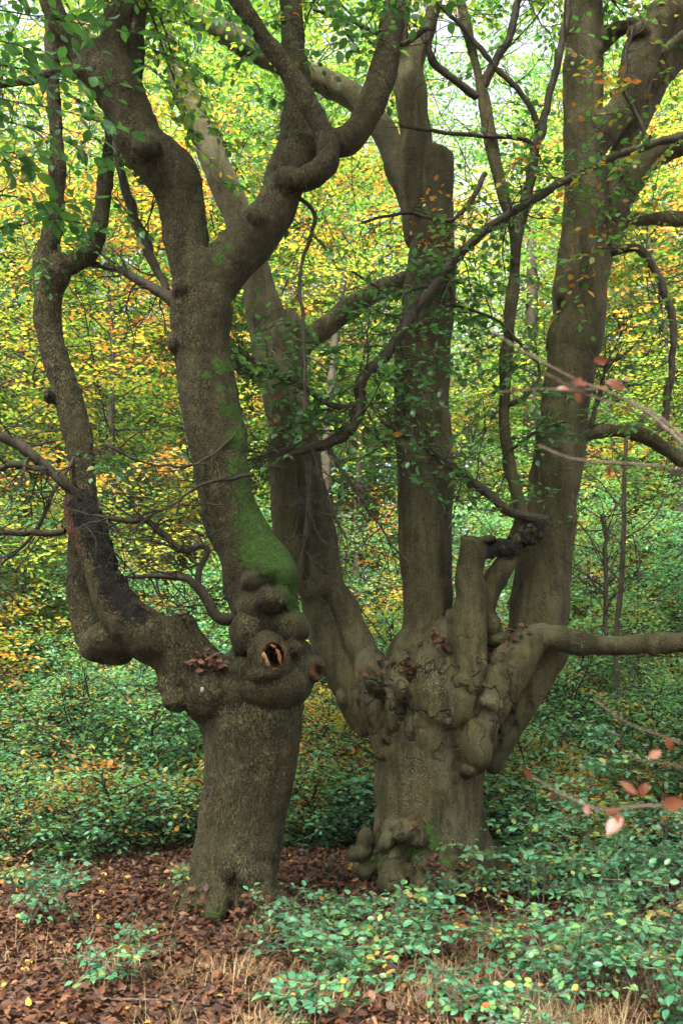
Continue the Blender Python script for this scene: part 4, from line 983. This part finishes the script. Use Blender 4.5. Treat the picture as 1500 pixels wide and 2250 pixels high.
# leafy sprays in front of the middle stem
rngS = np.random.RandomState(77)
def spray_set(lv, root, base, rows, size, tint, spacing=.045):
    for (x0, y0, x1, y1, Ya, Yb, n, *tt) in rows:
        tb = Tubes(); ti0 = tt[0] if tt else tint
        a, _ = W(x0, y0, Ya); b, _ = W(x1, y1, Yb)
        P = catmull(np.c_[np.array([a, (a + b) / 2 + (0, 0, .05), b]), [0, 0, 0]], 8)[:, :3]
        P = P + .015 * np.stack([vnoise(P, .12, 50 + q) for q in range(3)], -1)
        tb.add(P, np.linspace(.006, .002, 8), 4)
        leafy_twig(rngS, lv, P, size, ti0, spacing * 1.1, .1, .55)
        for k in range(max(2, int(n * .7))):
            i = 1 + int(rngS.rand() * 5); d = unit(P[i + 1] - P[i])
            Q = crooked(rngS, P[i], d + np.cross(d, (0, 0, 1)) * rngS.choice((-1, 1)) + rngS.normal(size=3) * .4, rngS.uniform(.15, .42), 5, .15, -.05)
            tb.add(Q, np.linspace(.0034, .0016, 5), 3)
            leafy_twig(rngS, lv, Q, size, ti0 + .20 * rngS.normal(), spacing * 1.15, .1, .55)
        link('twig', tb.mesh('twig', M_TWIG, base), root)
F_ = YR - .58
rows = [(x0, y0, x1, y1, F_, YR - .9, n) for (x0, y0, x1, y1, n) in [(860, 760, 980, 800, 6), (850, 780, 960, 880, 6), (800, 850, 690, 870, 5), (800, 820, 680, 760, 6), (760, 950, 660, 920, 5), (790, 900, 700, 930, 6), (830, 800, 900, 900, 6), (1010, 690, 900, 720, 5), (1100, 760, 1010, 790, 6), (1100, 720, 1010, 700, 5), (1105, 860, 1040, 900, 6), (1110, 800, 1180, 900, 5), (1110, 640, 1020, 660, 5), (700, 760, 610, 800, 5), (660, 860, 600, 890, 4), (870, 950, 800, 990, 5), (900, 740, 1000, 740, 5), (980, 560, 1080, 600, 4), (1240, 1080, 1140, 1100, 4), (880, 1040, 960, 1090, 5), (720, 820, 620, 840, 5),
    (880, 700, 760, 690, 6), (930, 650, 800, 640, 6), (960, 620, 1060, 640, 5), (1000, 600, 880, 580, 5), (1120, 600, 1200, 640, 4), (760, 780, 640, 740, 6), (690, 740, 590, 700, 5), (640, 830, 540, 850, 5), (700, 900, 610, 950, 6), (800, 930, 880, 980, 6), (940, 800, 1040, 850, 6), (1110, 900, 1000, 960, 5), (1120, 980, 1220, 1000, 5), (1240, 940, 1160, 920, 4), (1180, 860, 1260, 880, 4), (980, 900, 900, 880, 5)]]
rows += [(x0, y0, x1, y1, YR - .62, YR - 1.0, n, t) for (x0, y0, x1, y1, n, t) in [(1420, 320, 1340, 390, 5, .86), (1500, 300, 1420, 400, 6, .82), (1330, 352, 1240, 420, 4, .85), (1250, 395, 1330, 470, 4, .6), (1380, 545, 1300, 520, 5, .7), (1300, 560, 1220, 590, 5, .6), (1430, 560, 1350, 640, 5, .7), (1240, 100, 1330, 180, 5, .86), (1390, 180, 1300, 240, 5, .86), (1180, 330, 1100, 400, 4, .85), (1490, 420, 1400, 480, 5, .7), (1490, 640, 1420, 720, 5, .6), (1450, 900, 1370, 960, 5, .6), (1340, 980, 1400, 1060, 5, .5)]]
spray_set(lvR, root_R, base_R, rows, .080, .30)
leaf_parts(lvR, root_R, base_R, M_GREEN_NEAR)
rows = [(x0, y0, x1, y1, YL + dy + .1, YL + dy - .2, n) for (x0, y0, x1, y1, dy, n) in [(180, 1050, 260, 1030, -.45, 5), (150, 1000, 330, 1040, -.4, 6), (300, 130, 400, 230, -.4, 6), (300, 60, 420, 120, -.4, 8), (250, 190, 400, 200, -.5, 5), (110, 560, 60, 640, -.1, 6), (130, 480, 190, 520, -.1, 6), (220, 500, 170, 560, .0, 6), (650, 150, 720, 110, .0, 5), (660, 250, 560, 200, .1, 4), (850, 100, 780, 60, .1, 5),
    (300, 20, 440, 40, -.4, 8), (310, 100, 470, 180, -.2, 7), (120, 300, 40, 380, -.1, 7), (120, 200, 220, 260, -.2, 7), (240, 330, 320, 420, .1, 6), (100, 450, 10, 520, .0, 7), (230, 420, 300, 520, .2, 6), (60, 620, -30, 680, .1, 6), (600, 100, 500, 150, .2, 6), (640, 50, 560, 60, .2, 6), (870, 10, 780, 40, .3, 6), (640, 480, 720, 560, .2, 5), (460, 740, 540, 800, .2, 5), (380, 130, 450, 220, .35, 6), (430, 230, 500, 330, .4, 6), (360, 250, 440, 300, .4, 5), (470, 400, 560, 430, .35, 5), (280, 1150, 380, 1130, -.4, 5), (100, 1040, 20, 1090, -.4, 5)]]
spray_set(lvL, root_L, base_L, rows, .080, .34)
leaf_parts(lvL, root_L, base_L, M_GREEN_NEAR)
# the pollards' own crowns: leafy branches drooping from limbs above the view
def own_crown(root, base, Y0, cols, seed):
    rng = np.random.RandomState(seed); tb = Tubes(); lv = Leaves()
    for (px, Y) in cols:
        p, sc = W(px, -60 - 60 * rng.rand(), Y)
        for k in range(4):
            az = rng.uniform(0, 6.28)
            Q = crooked(rng, p, (math.cos(az), .6 * math.sin(az), rng.uniform(-.55, .5)), rng.uniform(.9, 2.0), 8, .16, -.06)
            tb.add(Q, np.linspace(.014, .004, 8), 5)
            lt = .36 + .14 * rng.normal()
            for w in range(11):
                i = 1 + int(rng.rand() * 6); d = unit(Q[i + 1] - Q[i])
                R = crooked(rng, Q[i], d * .7 + np.cross(d, (0, 0, 1)) * rng.choice((-1, 1)) + rng.normal(size=3) * .3, rng.uniform(.3, .7), 5, .15, -.05)
                tb.add(R, np.linspace(.005, .002, 5), 3)
                leafy_twig(rng, lv, R, .085, lt + .1 * rng.normal(), .055, .1, .45)
    link('crown_branches', tb.mesh('crown_branches', M_TWIG, base), root)
    o = link('crown', lv.mesh('crown', M_CANOPY, False, None, base), root); o['kind'] = 'stuff'
own_crown(root_L, base_L, YL, [(100, 8.3), (285, 8.2), (305, 8.7), (500, 8.2), (635, 9.1), (875, 9.1), (235, 9.0), (560, 8.9), (180, 8.9), (400, 8.6), (720, 9.0), (20, 8.6)], 5)
own_crown(root_R, base_R, YR, [(345, 10.7), (430, 10.6), (700, 10.6), (868, 10.2), (965, 9.9), (1010, 9.7), (1150, 9.6), (1250, 9.7), (1284, 10.2), (1400, 10.2), (1500, 10.0), (1560, 10.5), (1080, 10.6), (780, 10.8), (1180, 10.9), (1050, 11.2), (1330, 11.0), (920, 11.2), (480, 11.0)], 6)

# ------------------------------------------------------------------ branches that hang into the view from trees beside the camera
def hanging(name, label, trunk_pts, sprays, Y, size, mat, tint, seed, nside, spacing=.055, sidel=(.12, .30), most=290):
    rng = np.random.RandomState(seed)
    base = W(trunk_pts[0][0], trunk_pts[0][1], Y)[0]
    e = empty(name, base, label, 'branch')
    tb = Tubes()
    C = catmull(np.array([(*W(a, b, Y + (d_[0] if d_ else 0))[0], r * Y / FPX) for a, b, r, *d_ in trunk_pts]), 24); tb.add(C[:, :3], C[:, 3], 7)
    link('limb', tb.mesh('limb', M_TWIG, base), e)
    for sp in sprays:
        tw = Tubes(); lv = Leaves()
        P = np.array([W(a, b, Y + c)[0] for a, b, c in sp]); P = catmull(np.c_[P, np.zeros(len(P))], 12)[:, :3]
        P += .012 * np.stack([vnoise(P, .12, seed + q) for q in range(3)], -1)
        tw.add(P, np.linspace(.006, .0018, 12), 5)
        leafy_twig(rng, lv, P, size, tint, spacing * 1.2, .15, .5)
        for k in range(nside):
            i = 1 + int(rng.rand() * 9.5); d = unit(P[i + 1] - P[i])
            Q = crooked(rng, P[i], d * .8 + np.cross(d, (0, 0, 1)) * rng.choice((-1, 1)) + rng.normal(size=3) * .35, rng.uniform(*sidel), 5, .14, -.06)
            tw.add(Q, np.linspace(.0028, .0014, 5), 4)
            leafy_twig(rng, lv, Q, size, tint + .14 * rng.normal(), spacing, .1, .5)
        leaf_parts(lv, link('twig', tw.mesh('twig', M_TWIG, base), e), base, mat, most // len(sprays))
    return e
hanging('overhanging_branch', 'branch of dark green leaves hanging in front of the left pollard\'s outer limb', [(-150, -250, 22), (-140, 0, 18), (-130, 250, 13), (-110, 500, 7)],
        [[(-140, -20, 0), (20, 30, .1), (150, 45, .1), (300, 70, .2)], [(-140, 60, 0), (0, 90, -.2), (110, 120, -.3), (190, 170, -.3)], [(-138, 120, 0), (40, 150, .2), (150, 180, .3), (250, 215, .4)],
         [(-135, 190, 0), (50, 225, -.1), (180, 255, -.1), (285, 292, -.1)], [(-130, 250, 0), (30, 270, .3), (120, 300, .3), (200, 345, .4)], [(-125, 340, 0), (0, 330, -.3), (80, 350, -.3)], [(-115, 420, 0), (20, 430, .3), (100, 440, .4), (170, 450, .5)], [(-110, 480, 0), (0, 500, .4), (120, 480, .7), (230, 500, .9)], [(-140, -100, 0), (60, -60, .2), (200, -30, .3), (330, 10, .4)]],
        4.7, .080, M_GREEN_NEAR, .22, 5, 13)
hanging('overhanging_branch', 'leafy green branch hanging from above between the limbs of the mossy pollard', [(300, -330, 16), (420, -220, 14), (560, -150, 12), (760, -110, 8)],
        [[(360, -270, 0), (380, -120, .1), (400, 0, .2), (430, 70, .2)], [(450, -200, 0), (480, -60, .1), (500, 30, .1), (540, 60, 0)], [(560, -150, 0), (640, -60, .1), (720, 0, .1), (770, 90, 0)], [(700, -120, 0), (780, -40, -.2), (850, 10, -.2), (900, 30, -.3)], [(400, -240, 0), (330, -100, .3), (250, 0, .3), (200, 60, .3)], [(760, -110, 0), (900, -50, .2), (980, 0, .3), (1060, 40, .3)]],
        6.0, .082, M_GREEN_NEAR, .30, 9, 12)
# out-of-focus twigs close to the camera on the right
def near_twig(label, pts, leaves, Y, seed, sides=()):
    rng = np.random.RandomState(seed)
    base = W(*pts[0][:2], Y)[0]; e = empty('withered_twig', base, label, 'twig')
    tb = Tubes()
    for i, pl in enumerate([pts, *sides]):
        C = catmull(np.array([(*W(a, b, Y + c)[0], .62 * r * Y / FPX) for a, b, r, c in pl]), 22); tb.add(C[:, :3], C[:, 3] * (1 + .2 * vnoise(C[:, :3], .02, 3)), 6)
    link('stem', tb.mesh('stem', M_TWIG_PALE, base), e)
    lv = Leaves()
    for (a, b, ang, sz, ti) in leaves:
        p = W(a, b, Y)[0]; d = np.array((math.cos(math.radians(ang)), rng.normal() * .5, math.sin(math.radians(ang))))
        lv.add(p, d, np.array((rng.normal() * .5, -1, .5 + rng.normal() * .4)), sz * .82, ti)
    leaf_parts(lv, e, base, M_BLUR)
near_twig('pale bare twig with a few curled russet leaves across the right-hand stem', [(1620, 1080, 8, .0), (1500, 975, 7, .0), (1420, 905, 6, .05), (1330, 860, 6, .05), (1270, 838, 5, .05), (1180, 790, 4.5, .05), (1120, 755, 4, .06), (1075, 722, 3.5, .06)],
          [(1285, 850, 130, .050, .1), (1262, 850, 60, .026, .9), (1262, 862, -60, .028, .2), (1370, 858, 145, .045, .2), (1338, 855, 160, .03, .5), (1302, 792, 0, .034, .3), (1378, 838, 90, .018, .7), (1250, 858, 165, .030, .9)], 1.75, 3,
          [[(1470, 950, 5, .0), (1380, 900, 4, -.08), (1290, 868, 3.5, -.1), (1195, 820, 3, -.12)], [(1560, 1020, 6, .05), (1500, 960, 5, .1), (1440, 910, 4, .15), (1380, 880, 3, .18)], [(1310, 855, 4, .05), (1250, 858, 4, .0), (1180, 855, 3, -.02), (1095, 862, 2.5, -.04)]])
near_twig('thin pale twig with one bare tip slanting across the right-hand stem', [(1620, 1040, 5, 0), (1500, 1032, 5, 0), (1400, 1020, 4.5, 0), (1300, 1014, 5, 0), (1240, 1004, 5, .0), (1182, 978, 4, 0)], [(1335, 1025, -80, .02, .4)], 1.8, 4)
near_twig('pale twig hung with pinkish brown leaves above the teal saplings', [(1640, 1765, 6, 0), (1500, 1768, 5, 0), (1400, 1772, 5, 0), (1330, 1780, 4.5, .02), (1270, 1762, 4, .03), (1215, 1735, 3.5, .04), (1160, 1700, 3, .05)],
          [(1360, 1778, 200, .030, .1), (1400, 1745, 150, .046, .9), (1405, 1750, 70, .030, .2), (1365, 1790, 230, .052, .95), (1350, 1785, -60, .030, .6), (1455, 1770, 100, .030, .7), (1452, 1770, 15, .048, .8), (1285, 1765, -80, .026, .3), (1210, 1740, -75, .026, .9), (1168, 1712, 130, .028, .1), (1425, 1668, 30, .034, .9), (1460, 1620, -60, .030, .4), (1497, 1768, 20, .04, .7)], 1.7, 5,
          [[(1640, 1700, 4, .1), (1540, 1650, 4, .1), (1460, 1620, 3.5, .1), (1380, 1590, 3, .1), (1300, 1535, 2.5, .1)], [(1560, 1700, 3, .05), (1470, 1680, 3, .05), (1400, 1670, 2.5, .05), (1365, 1650, 2, .05)]])

# ------------------------------------------------------------------ saplings in the foreground
def sapling(px, py, h, spread, stems, tws, label, seed, size=.058, tint=.42, mat=None, tsp=.16, group=None, face=None):
    rng = np.random.RandomState(seed)
    g = G(px, py); e = empty('sapling', g, label, 'sapling', group)
    for s_ in range(stems):
        lv = Leaves()
        az = s_ * 2.4 + rng.rand() * 1.2
        out = spread * rng.uniform(.3, 1.0) / max(h, .3) if stems > 1 else .06
        P = crooked(rng, g + (0, 0, -.03), (math.cos(az) * out, math.sin(az) * out, 1.0), h * rng.uniform(.75, 1.1), 9, .12)
        tb = Tubes(); tb.add(P, np.linspace(.008, .0025, 9), 6)
        leafy_twig(rng, lv, P[5:], size, tint, .06, .1, .5)
        for k in range(int(tws * 2.1)):
            f = rng.uniform(.25, 1.0) * 7.9; i = int(f); p = P[i] * (1 - f + i) + P[i + 1] * (f - i)
            a2 = rng.uniform(0, 6.28)
            Q = crooked(rng, p, (math.cos(a2), math.sin(a2), rng.uniform(.0, .45)), spread * rng.uniform(.45, 1.0), 6, .13, -.03)
            tb.add(Q, np.linspace(.0035, .0016, 6), 4)
            tt = tint + tsp * rng.normal()
            leafy_twig(rng, lv, Q, size, tt, .033, .12, .50, .14, .38)
            for w in range(2):
                j = 1 + rng.randint(4); d = unit(Q[j + 1] - Q[j])
                R = crooked(rng, Q[j], d * .7 + np.cross(d, (0, 0, 1)) * rng.choice((-1, 1)), spread * rng.uniform(.2, .5), 4, .12, -.02)
                tb.add(R, np.linspace(.0025, .0014, 4), 3)
                leafy_twig(rng, lv, R, size, tt, .033, .12, .50, .14, .38)
        leaf_parts(lv, link('stem', tb.mesh('stem', M_STEM, g), e), g, mat or M_SAPLING, 290 // stems)
SAP = [
    (640, 2110, .50, .38, 3, 5, 'low teal sapling growing just right of the mossy pollard\'s foot'),
    (760, 2180, .50, .36, 4, 5, 'wide teal sapling spreading over dry grass in front of both pollards'),
    (900, 2110, .56, .42, 3, 5, 'teal sapling in front of the broad pollard\'s roots'),
    (720, 2030, .34, .30, 3, 4, 'small teal sapling in the gap between the two pollards'),
    (960, 2010, .30, .26, 3, 4, 'small sapling with some yellow leaves before the broad pollard'),
    (1030, 2240, .50, .36, 3, 5, 'teal sapling rooted in pale dry grass beside the tall slender sapling'),
    (1185, 2100, 1.6, .36, 1, 20, 'tall slender sapling rising beside the broad pollard\'s right foot'),
    (1250, 2230, .62, .40, 4, 5, 'dense teal sapling under the tall slender one'),
    (1330, 2050, .95, .46, 3, 6, 'upright teal sapling below the pinkish-leaved twig'),
    (1390, 2190, .80, .42, 4, 5, 'bushy teal sapling in the thick of the sapling patch'),
    (1480, 2110, 1.0, .46, 4, 5, 'tall bushy sapling with upright dark stems at the edge of the patch'),
    (1450, 1990, 1.05, .46, 3, 6, 'teal sapling backing onto the low shrubs'),
    (1130, 2010, .62, .36, 3, 5, 'teal sapling at the broad pollard\'s outermost root'),
    (1500, 2270, .60, .36, 4, 4, 'leafy sapling fringing the dry grass beyond the patch'),
    (1160, 2330, .42, .32, 3, 4, 'foremost teal sapling of the sapling patch'),
    (660, 2260, .34, .34, 3, 3, 'low flat sapling with leaves close over the dry grass'),
    (820, 2070, .40, .32, 3, 4, 'teal sapling with broad flat sprays hiding the litter before the pollards'),
    (1090, 2120, .50, .34, 3, 4, 'teal sapling in the middle of the dense sapling patch'),
    (1290, 2150, .60, .36, 3, 4, 'teal sapling crowded between taller ones in the patch'),
    (400, 2000, .48, .22, 2, 4, 'thin sapling with green and yellow leaves against the mossy pollard\'s foot'),
    (60, 2040, .50, .34, 3, 4, 'green sapling by itself on the leaf litter far from both trunks'),
    (270, 2165, .40, .28, 3, 4, 'small green sapling in a tuft of dry grass on the litter'),
    (10, 1950, .36, .30, 3, 3, 'sapling with yellowing leaves near the dark undergrowth'),
    (150, 1960, .34, .26, 2, 4, 'faint green sapling on the litter behind the lone one'),
]
for i, a in enumerate(SAP):
    sapling(*a, seed=300 + i, tint=(.36 + .22 * ((i * 7) % 5) / 4 if i not in (19, 22) else .70), size=.046 + .012 * ((i * 5) % 7) / 6, tsp=(.16 if i not in (19, 22) else .25))

# ------------------------------------------------------------------ fallen leaves
rg = np.random.RandomState(21)
N = 150000
y = 4.6 + 13.5 * rg.rand(N) ** 1.15; x = (rg.rand(N) * 2 - 1) * (.40 * y + 1.2)
bare = vnoise(np.stack([x, y, 0 * x], -1), .7, 14)
dens = np.where(y < 7.2, .55, 1.0) * (bare > -.62)
kp = rg.rand(N) < dens; x, y = x[kp], y[kp]; N = len(x)
lit = Leaves()
a = rg.rand(N) * 6.283
z = ground_h(x, y) + .02 * vnoise(np.stack([x, y, ground_h(x, y)], -1), .35, 9) + rg.rand(N) ** 2 * .05 + .004
for (cx_, cy_, rr_) in ((base_L[0], base_L[1], .42), (base_R[0], base_R[1], .58)):
    dd = np.hypot(x - cx_, y - cy_); z = z + .10 * np.exp(-((dd - rr_) / .22) ** 2) * rg.rand(N)
tl = np.clip(.40 + .20 * rg.normal(size=N) + .12 * vnoise(np.stack([x, y, 0 * x], -1), .5, 15), 0, .93)
tl = np.where(rg.rand(N) < .012, 1.0, tl)
lit.add(np.stack([x, y, z], -1), np.stack([np.cos(a), np.sin(a), rg.normal(size=N) * .40], -1), np.stack([rg.normal(size=N) * .55, rg.normal(size=N) * .55, np.ones(N)], -1), rg.uniform(.034, .080, N), tl)
p_, d_, sd_, n_, sz_, ti_ = lit.arrays()
q_x, q_y = project(p_)
vis = (q_x > 10) & (q_x < 1490) & (q_y < 2245)
near = np.flatnonzero(vis & (p_[:, 2] > ground_h(p_[:, 0], p_[:, 1]) + .012))
near = near[np.argsort(p_[near, 1])]
# the largest-looking ones as leaves of their own
pick = near[::3][:280]
rest = np.setdiff1d(np.arange(N), pick)
tag(link('leaf_litter', lit.mesh('leaf_litter', M_LITTER, False, rest, curl=(1.6, 2.0))), 'russet carpet of fallen beech leaves over the woodland floor', 'leaf litter', None, 'stuff')
FL = {0: ('dark brown fallen leaf lying on the litter', 'dark brown fallen leaves'), 1: ('russet fallen leaf lying on the litter', 'russet fallen leaves'), 2: ('pale tan fallen leaf lying on the litter', 'pale tan fallen leaves'), 3: ('yellow fallen leaf lying on the brown litter', 'yellow fallen leaves')}
for i in pick:
    c = 0 if ti_[i] < .3 else 1 if ti_[i] < .68 else 2 if ti_[i] < .97 else 3
    o = link('fallen_leaf', leaf_mesh(M_LITTER, ti_[i], int(i) % 3)); s_ = sz_[i] * 1.05
    o.matrix_basis = Matrix([[d_[i][k] * s_, sd_[i][k] * s_, n_[i][k] * s_, p_[i][k] + (.012 if k == 2 else 0)] for k in range(3)] + [[0, 0, 0, 1]])
    tag(o, FL[c][0], 'leaf', FL[c][1])
ST = ['long crooked grey stick lying on the litter near the lone sapling', 'thin dark fallen stick across the litter in front of the mossy pollard', 'pale bare fallen stick in the dry grass', 'short forked stick on the litter between the pollards', 'dark bent stick half buried in the litter by the undergrowth', 'slim fallen twig on the litter beside the grass tuft']
for k, (a, b, ang, ln) in enumerate([(110, 2120, .3, .8), (560, 2010, 2.6, .5), (220, 2210, .15, .7), (690, 1935, .5, .4), (190, 1890, 2.9, .7), (430, 2200, 1.1, .35)]):
    rr = np.random.RandomState(60 + k); g = G(a, b)
    P = crooked(rr, (0, 0, 0), (math.cos(ang), math.sin(ang), 0), ln, 10, .12); P[:, 2] = ground_h(P[:, 0] + g[0], P[:, 1] + g[1]) - g[2] + .035
    tb = Tubes(); tb.add(P, np.linspace(.010, .004, 10), 6)
    for q in range(3):
        Q = crooked(rr, P[3 + 2 * q], unit(P[-1] - P[0]) + np.array((rr.normal(), rr.normal(), .15)) * .7, ln * .3, 5, .15); tb.add(Q, np.linspace(.005, .002, 5), 4)
    tag(link('fallen_stick', tb.mesh('fallen_stick', M_TWIG_PALE if k in (0, 2) else M_TWIG)), ST[k], 'stick').location = g
# heaps of leaves lodged on the wood
def heap(V, Nn, spots, n, label, seed):
    rr = np.random.RandomState(seed); lv = Leaves(); px, py = project(V)
    for (a, b, r) in spots:
        m = np.flatnonzero((np.hypot(px - a, (py - b) * 1.3) < r) & (Nn[:, 2] > .12) & (Nn[:, 1] < .75))
        if not len(m): continue
        yf = np.percentile(V[m, 1], 60); m = m[V[m, 1] <= yf + .25]
        ch = m[rr.randint(len(m), size=n)]
        al = rr.rand(n) * 6.283
        lv.add(V[ch] + Nn[ch] * rr.uniform(.006, .035, (n, 1)), np.stack([np.cos(al), np.sin(al), rr.normal(size=n) * .5], -1), Nn[ch] + (0, -.3, .6) + rr.normal(size=(n, 3)) * .4, rr.uniform(.05, .08, n), np.clip(.42 + .16 * rr.normal(size=n), 0, .8))
    if lv.count(): tag(link('leaf_heap', lv.mesh('leaf_heap', M_LITTER, True, curl=(1, .8))), label, 'leaf heap', None, 'stuff')
heap(VL, NL, [(440, 1455, 34), (470, 1462, 20)], 34, 'brown leaves caught in the crotch of the mossy pollard\'s side arm', 1)
heap(VL, NL, [(395, 1350, 24)], 10, 'few brown leaves lying on the charred arm\'s knobbly top', 5)
heap(VR, NR, [(884, 1462, 26), (900, 1470, 20)], 32, 'brown leaves wedged between the knuckles of the broad pollard\'s collar', 2)
heap(VR, NR, [(950, 1412, 26), (985, 1422, 20)], 26, 'brown leaves at the foot of the broad pollard\'s middle stem', 3)
heap(VR, NR, [(1100, 1412, 28), (1140, 1394, 22), (1085, 1430, 18)], 30, 'brown leaves lodged beside the sawn-off stump', 4)
heap(VR, NR, [(820, 1470, 24), (830, 1440, 22)], 16, 'brown leaves on the shoulder under the leaning stems', 6)
heap(VR, NR, [(905, 1806, 26)], 14, 'brown leaves on top of the snout-like burl at the broad pollard\'s foot', 7)
heap(VR, NR, [(948, 1905, 26), (1000, 1925, 40)], 30, 'brown leaves drifted between the broad pollard\'s roots', 8)
heap(VL, NL, [(440, 1975, 30), (560, 1985, 30)], 22, 'brown leaves drifted against the mossy pollard\'s roots', 9)

# ------------------------------------------------------------------ dry grass
def grass():
    rr = np.random.RandomState(31); N = 34000
    y = 4.7 + 4.2 * rr.rand(N) ** 1.5; x = (rr.rand(N) * 2 - 1) * (.38 * y + .6)
    w = vnoise(np.stack([x, y, 0 * x], -1), .55, 22)
    px, py = project(np.stack([x, y, 0 * x], -1))
    lim = np.where(px > 540, 1.0, .45) * np.clip((py - 1990) / 190, 0, 1)
    keep = rr.rand(N) < np.clip(lim * (.36 + w * 1.0), 0, 1)
    for (a, b, r) in [(490, 2150, 70), (240, 2150, 60), (560, 2060, 50), (1060, 2100, 70), (700, 2200, 90), (980, 2230, 90)]:
        g = G(a, b); keep |= (np.hypot(x - g[0], (y - g[1])) < r * g[1] / FPX * 1.3) & (rr.rand(N) < .75)
    x, y = x[keep], y[keep]; N = len(x)
    az = rr.rand(N) * 6.283; Ln = rr.uniform(.10, .30, N); be = rr.uniform(.3, 1.7, N)
    t = np.linspace(0, 1, 5)
    hor = np.stack([np.cos(az), np.sin(az), 0 * az], -1)
    ang = be[:, None] * t[None] ** 1.2 + rr.uniform(.1, .5, N)[:, None]
    st = Ln[:, None] / 4
    hx = np.cumsum(np.sin(ang) * st, 1) - np.sin(ang[:, :1]) * st; hz = np.cumsum(np.cos(ang) * st, 1) - np.cos(ang[:, :1]) * st
    P = np.stack([x, y, ground_h(x, y) - .01], -1)[:, None] + hor[:, None] * hx[..., None] + np.array((0, 0, 1.0)) * hz[..., None]
    P[..., 2] = np.maximum(P[..., 2], ground_h(P[..., 0], P[..., 1]) + .012)
    sd = np.stack([-np.sin(az), np.cos(az), 0 * az], -1)[:, None] * (rr.uniform(.0012, .0026, N)[:, None] * (1 - .8 * t[None]))[..., None]
    V = np.stack([P - sd, P + sd], 2).reshape(-1, 3)
    k = np.arange(4)[None] * 2 + (np.arange(N) * 10)[:, None]
    F = np.stack([k, k + 1, k + 3, k + 2], -1).reshape(-1, 4)
    ti = np.repeat(np.clip(.5 + .22 * rr.normal(size=N), 0, .92), 10)
    tag(link('dry_grass', mesh_np('dry_grass', V, [F], M_GRASS, True, {'tint': ti})), 'withered tan grass growing through the fallen leaves', 'grass', None, 'stuff')
grass()

# ------------------------------------------------------------------ tag on the trunk
def tree_tag():
    px, py = project(VL); m = np.flatnonzero((np.hypot(px - 436, py - 1512) < 10)); i = m[np.argmin(VL[m, 1])]
    c = VL[i] + NL[i] * .004; n = unit(NL[i] * .5 + (0, -1, 0)); u = unit(np.cross((0, 0, 1.0), n)); v = np.cross(n, u)
    m_tag = mat_simple('aluminium_tag', (.16, .18, .18), (.24, .26, .26), 60, .4, .1)
    w_, h_, t_ = .013, .022, .0015
    V = []
    for z in (0, 1):
        for (a, b) in ((-1, -1), (1, -1), (1, .8), (.75, 1), (-.75, 1), (-1, .8)): V.append(n * (.004 + z * t_) + u * a * w_ + v * b * h_)
    F6 = np.array([(0, 1, 2, 3, 4, 5)[::-1], (6, 7, 8, 9, 10, 11)]); F4 = np.array([(k, (k + 1) % 6, 6 + (k + 1) % 6, 6 + k) for k in range(6)])
    e = empty('tree_tag', c, 'tiny pale metal tag nailed to the burl of the mossy pollard\'s side arm', 'tag')
    link('plate', mesh_np('plate', np.array(V), [F4, F6], m_tag, False), e)
    th = np.linspace(0, 6.283, 10, endpoint=False)
    R = np.array([n * (.004 + t_ + .002 * (k == 1)) + v * h_ * .7 + (u * math.cos(a) + v * math.sin(a)) * .003 * (1 - .4 * k) for k in (0, 1) for a in th])
    F = np.array([(k, (k + 1) % 10, 10 + (k + 1) % 10, 10 + k) for k in range(10)]); cap = np.arange(10, 20)[None]
    link('nail', mesh_np('nail', R, [F, cap], M_TWIG, True), e)
tree_tag()

# torn pale splinters inside the hollow knot
def splinters():
    m = mat_simple('torn_wood', (.17, .105, .055), (.30, .205, .115), 90, .7, .6, .2)
    m2 = mat_simple('rotten_wood', (.10, .042, .018), (.22, .10, .045), 80, .8, .8, .3)
    rr = np.random.RandomState(3)
    for k, (x0, y0, x1, y1, w, mt) in enumerate([(578, 1432, 590, 1462, .018, m), (584, 1448, 594, 1464, .012, m), (606, 1422, 618, 1450, .016, m2), (612, 1436, 616, 1462, .014, m2), (594, 1416, 608, 1424, .014, m2)]):
        a, _ = W(x0, y0, YL - .66); b, _ = W(x1, y1, YL - .645)
        n = 7; t = np.linspace(0, 1, n); P = a + (b - a) * t[:, None] + rr.normal(size=(n, 3)) * .003
        prof = w * np.sin(np.pi * np.clip(t * .9 + .08, 0, 1)) * (1 + .3 * rr.normal(size=n)); prof = np.maximum(prof, .002)
        tb = Tubes(); tb.add(P, prof, 6); me = tb.mesh('splinter', mt, base_L)
        link('splinter', me, OL['hollow_knot'])
splinters()

# ------------------------------------------------------------------ damp woodland air
def haze():
    b = NT('haze')
    v = b.n('ShaderNodeVolumePrincipled'); v.inputs['Color'].default_value = (.88, .94, .90, 1); v.inputs['Density'].default_value = .0004; v.inputs['Anisotropy'].default_value = .0
    o = b.n('ShaderNodeOutputMaterial'); b.l(v.outputs[0], o.inputs['Volume'])
    x0, x1, y0, y1, z0, z1 = -75, 75, -25, 85, -1.5, 46
    V = np.array([(x, y, z) for x in (x0, x1) for y in (y0, y1) for z in (z0, z1)])
    F = np.array([(0, 1, 3, 2), (4, 6, 7, 5), (0, 4, 5, 1), (2, 3, 7, 6), (0, 2, 6, 4), (1, 5, 7, 3)])
    h = link('haze', mesh_np('haze', V, [F], b.m, False)); h['kind'] = 'stuff'; h['label'] = 'thin pale haze filling the air of the wood'
haze()
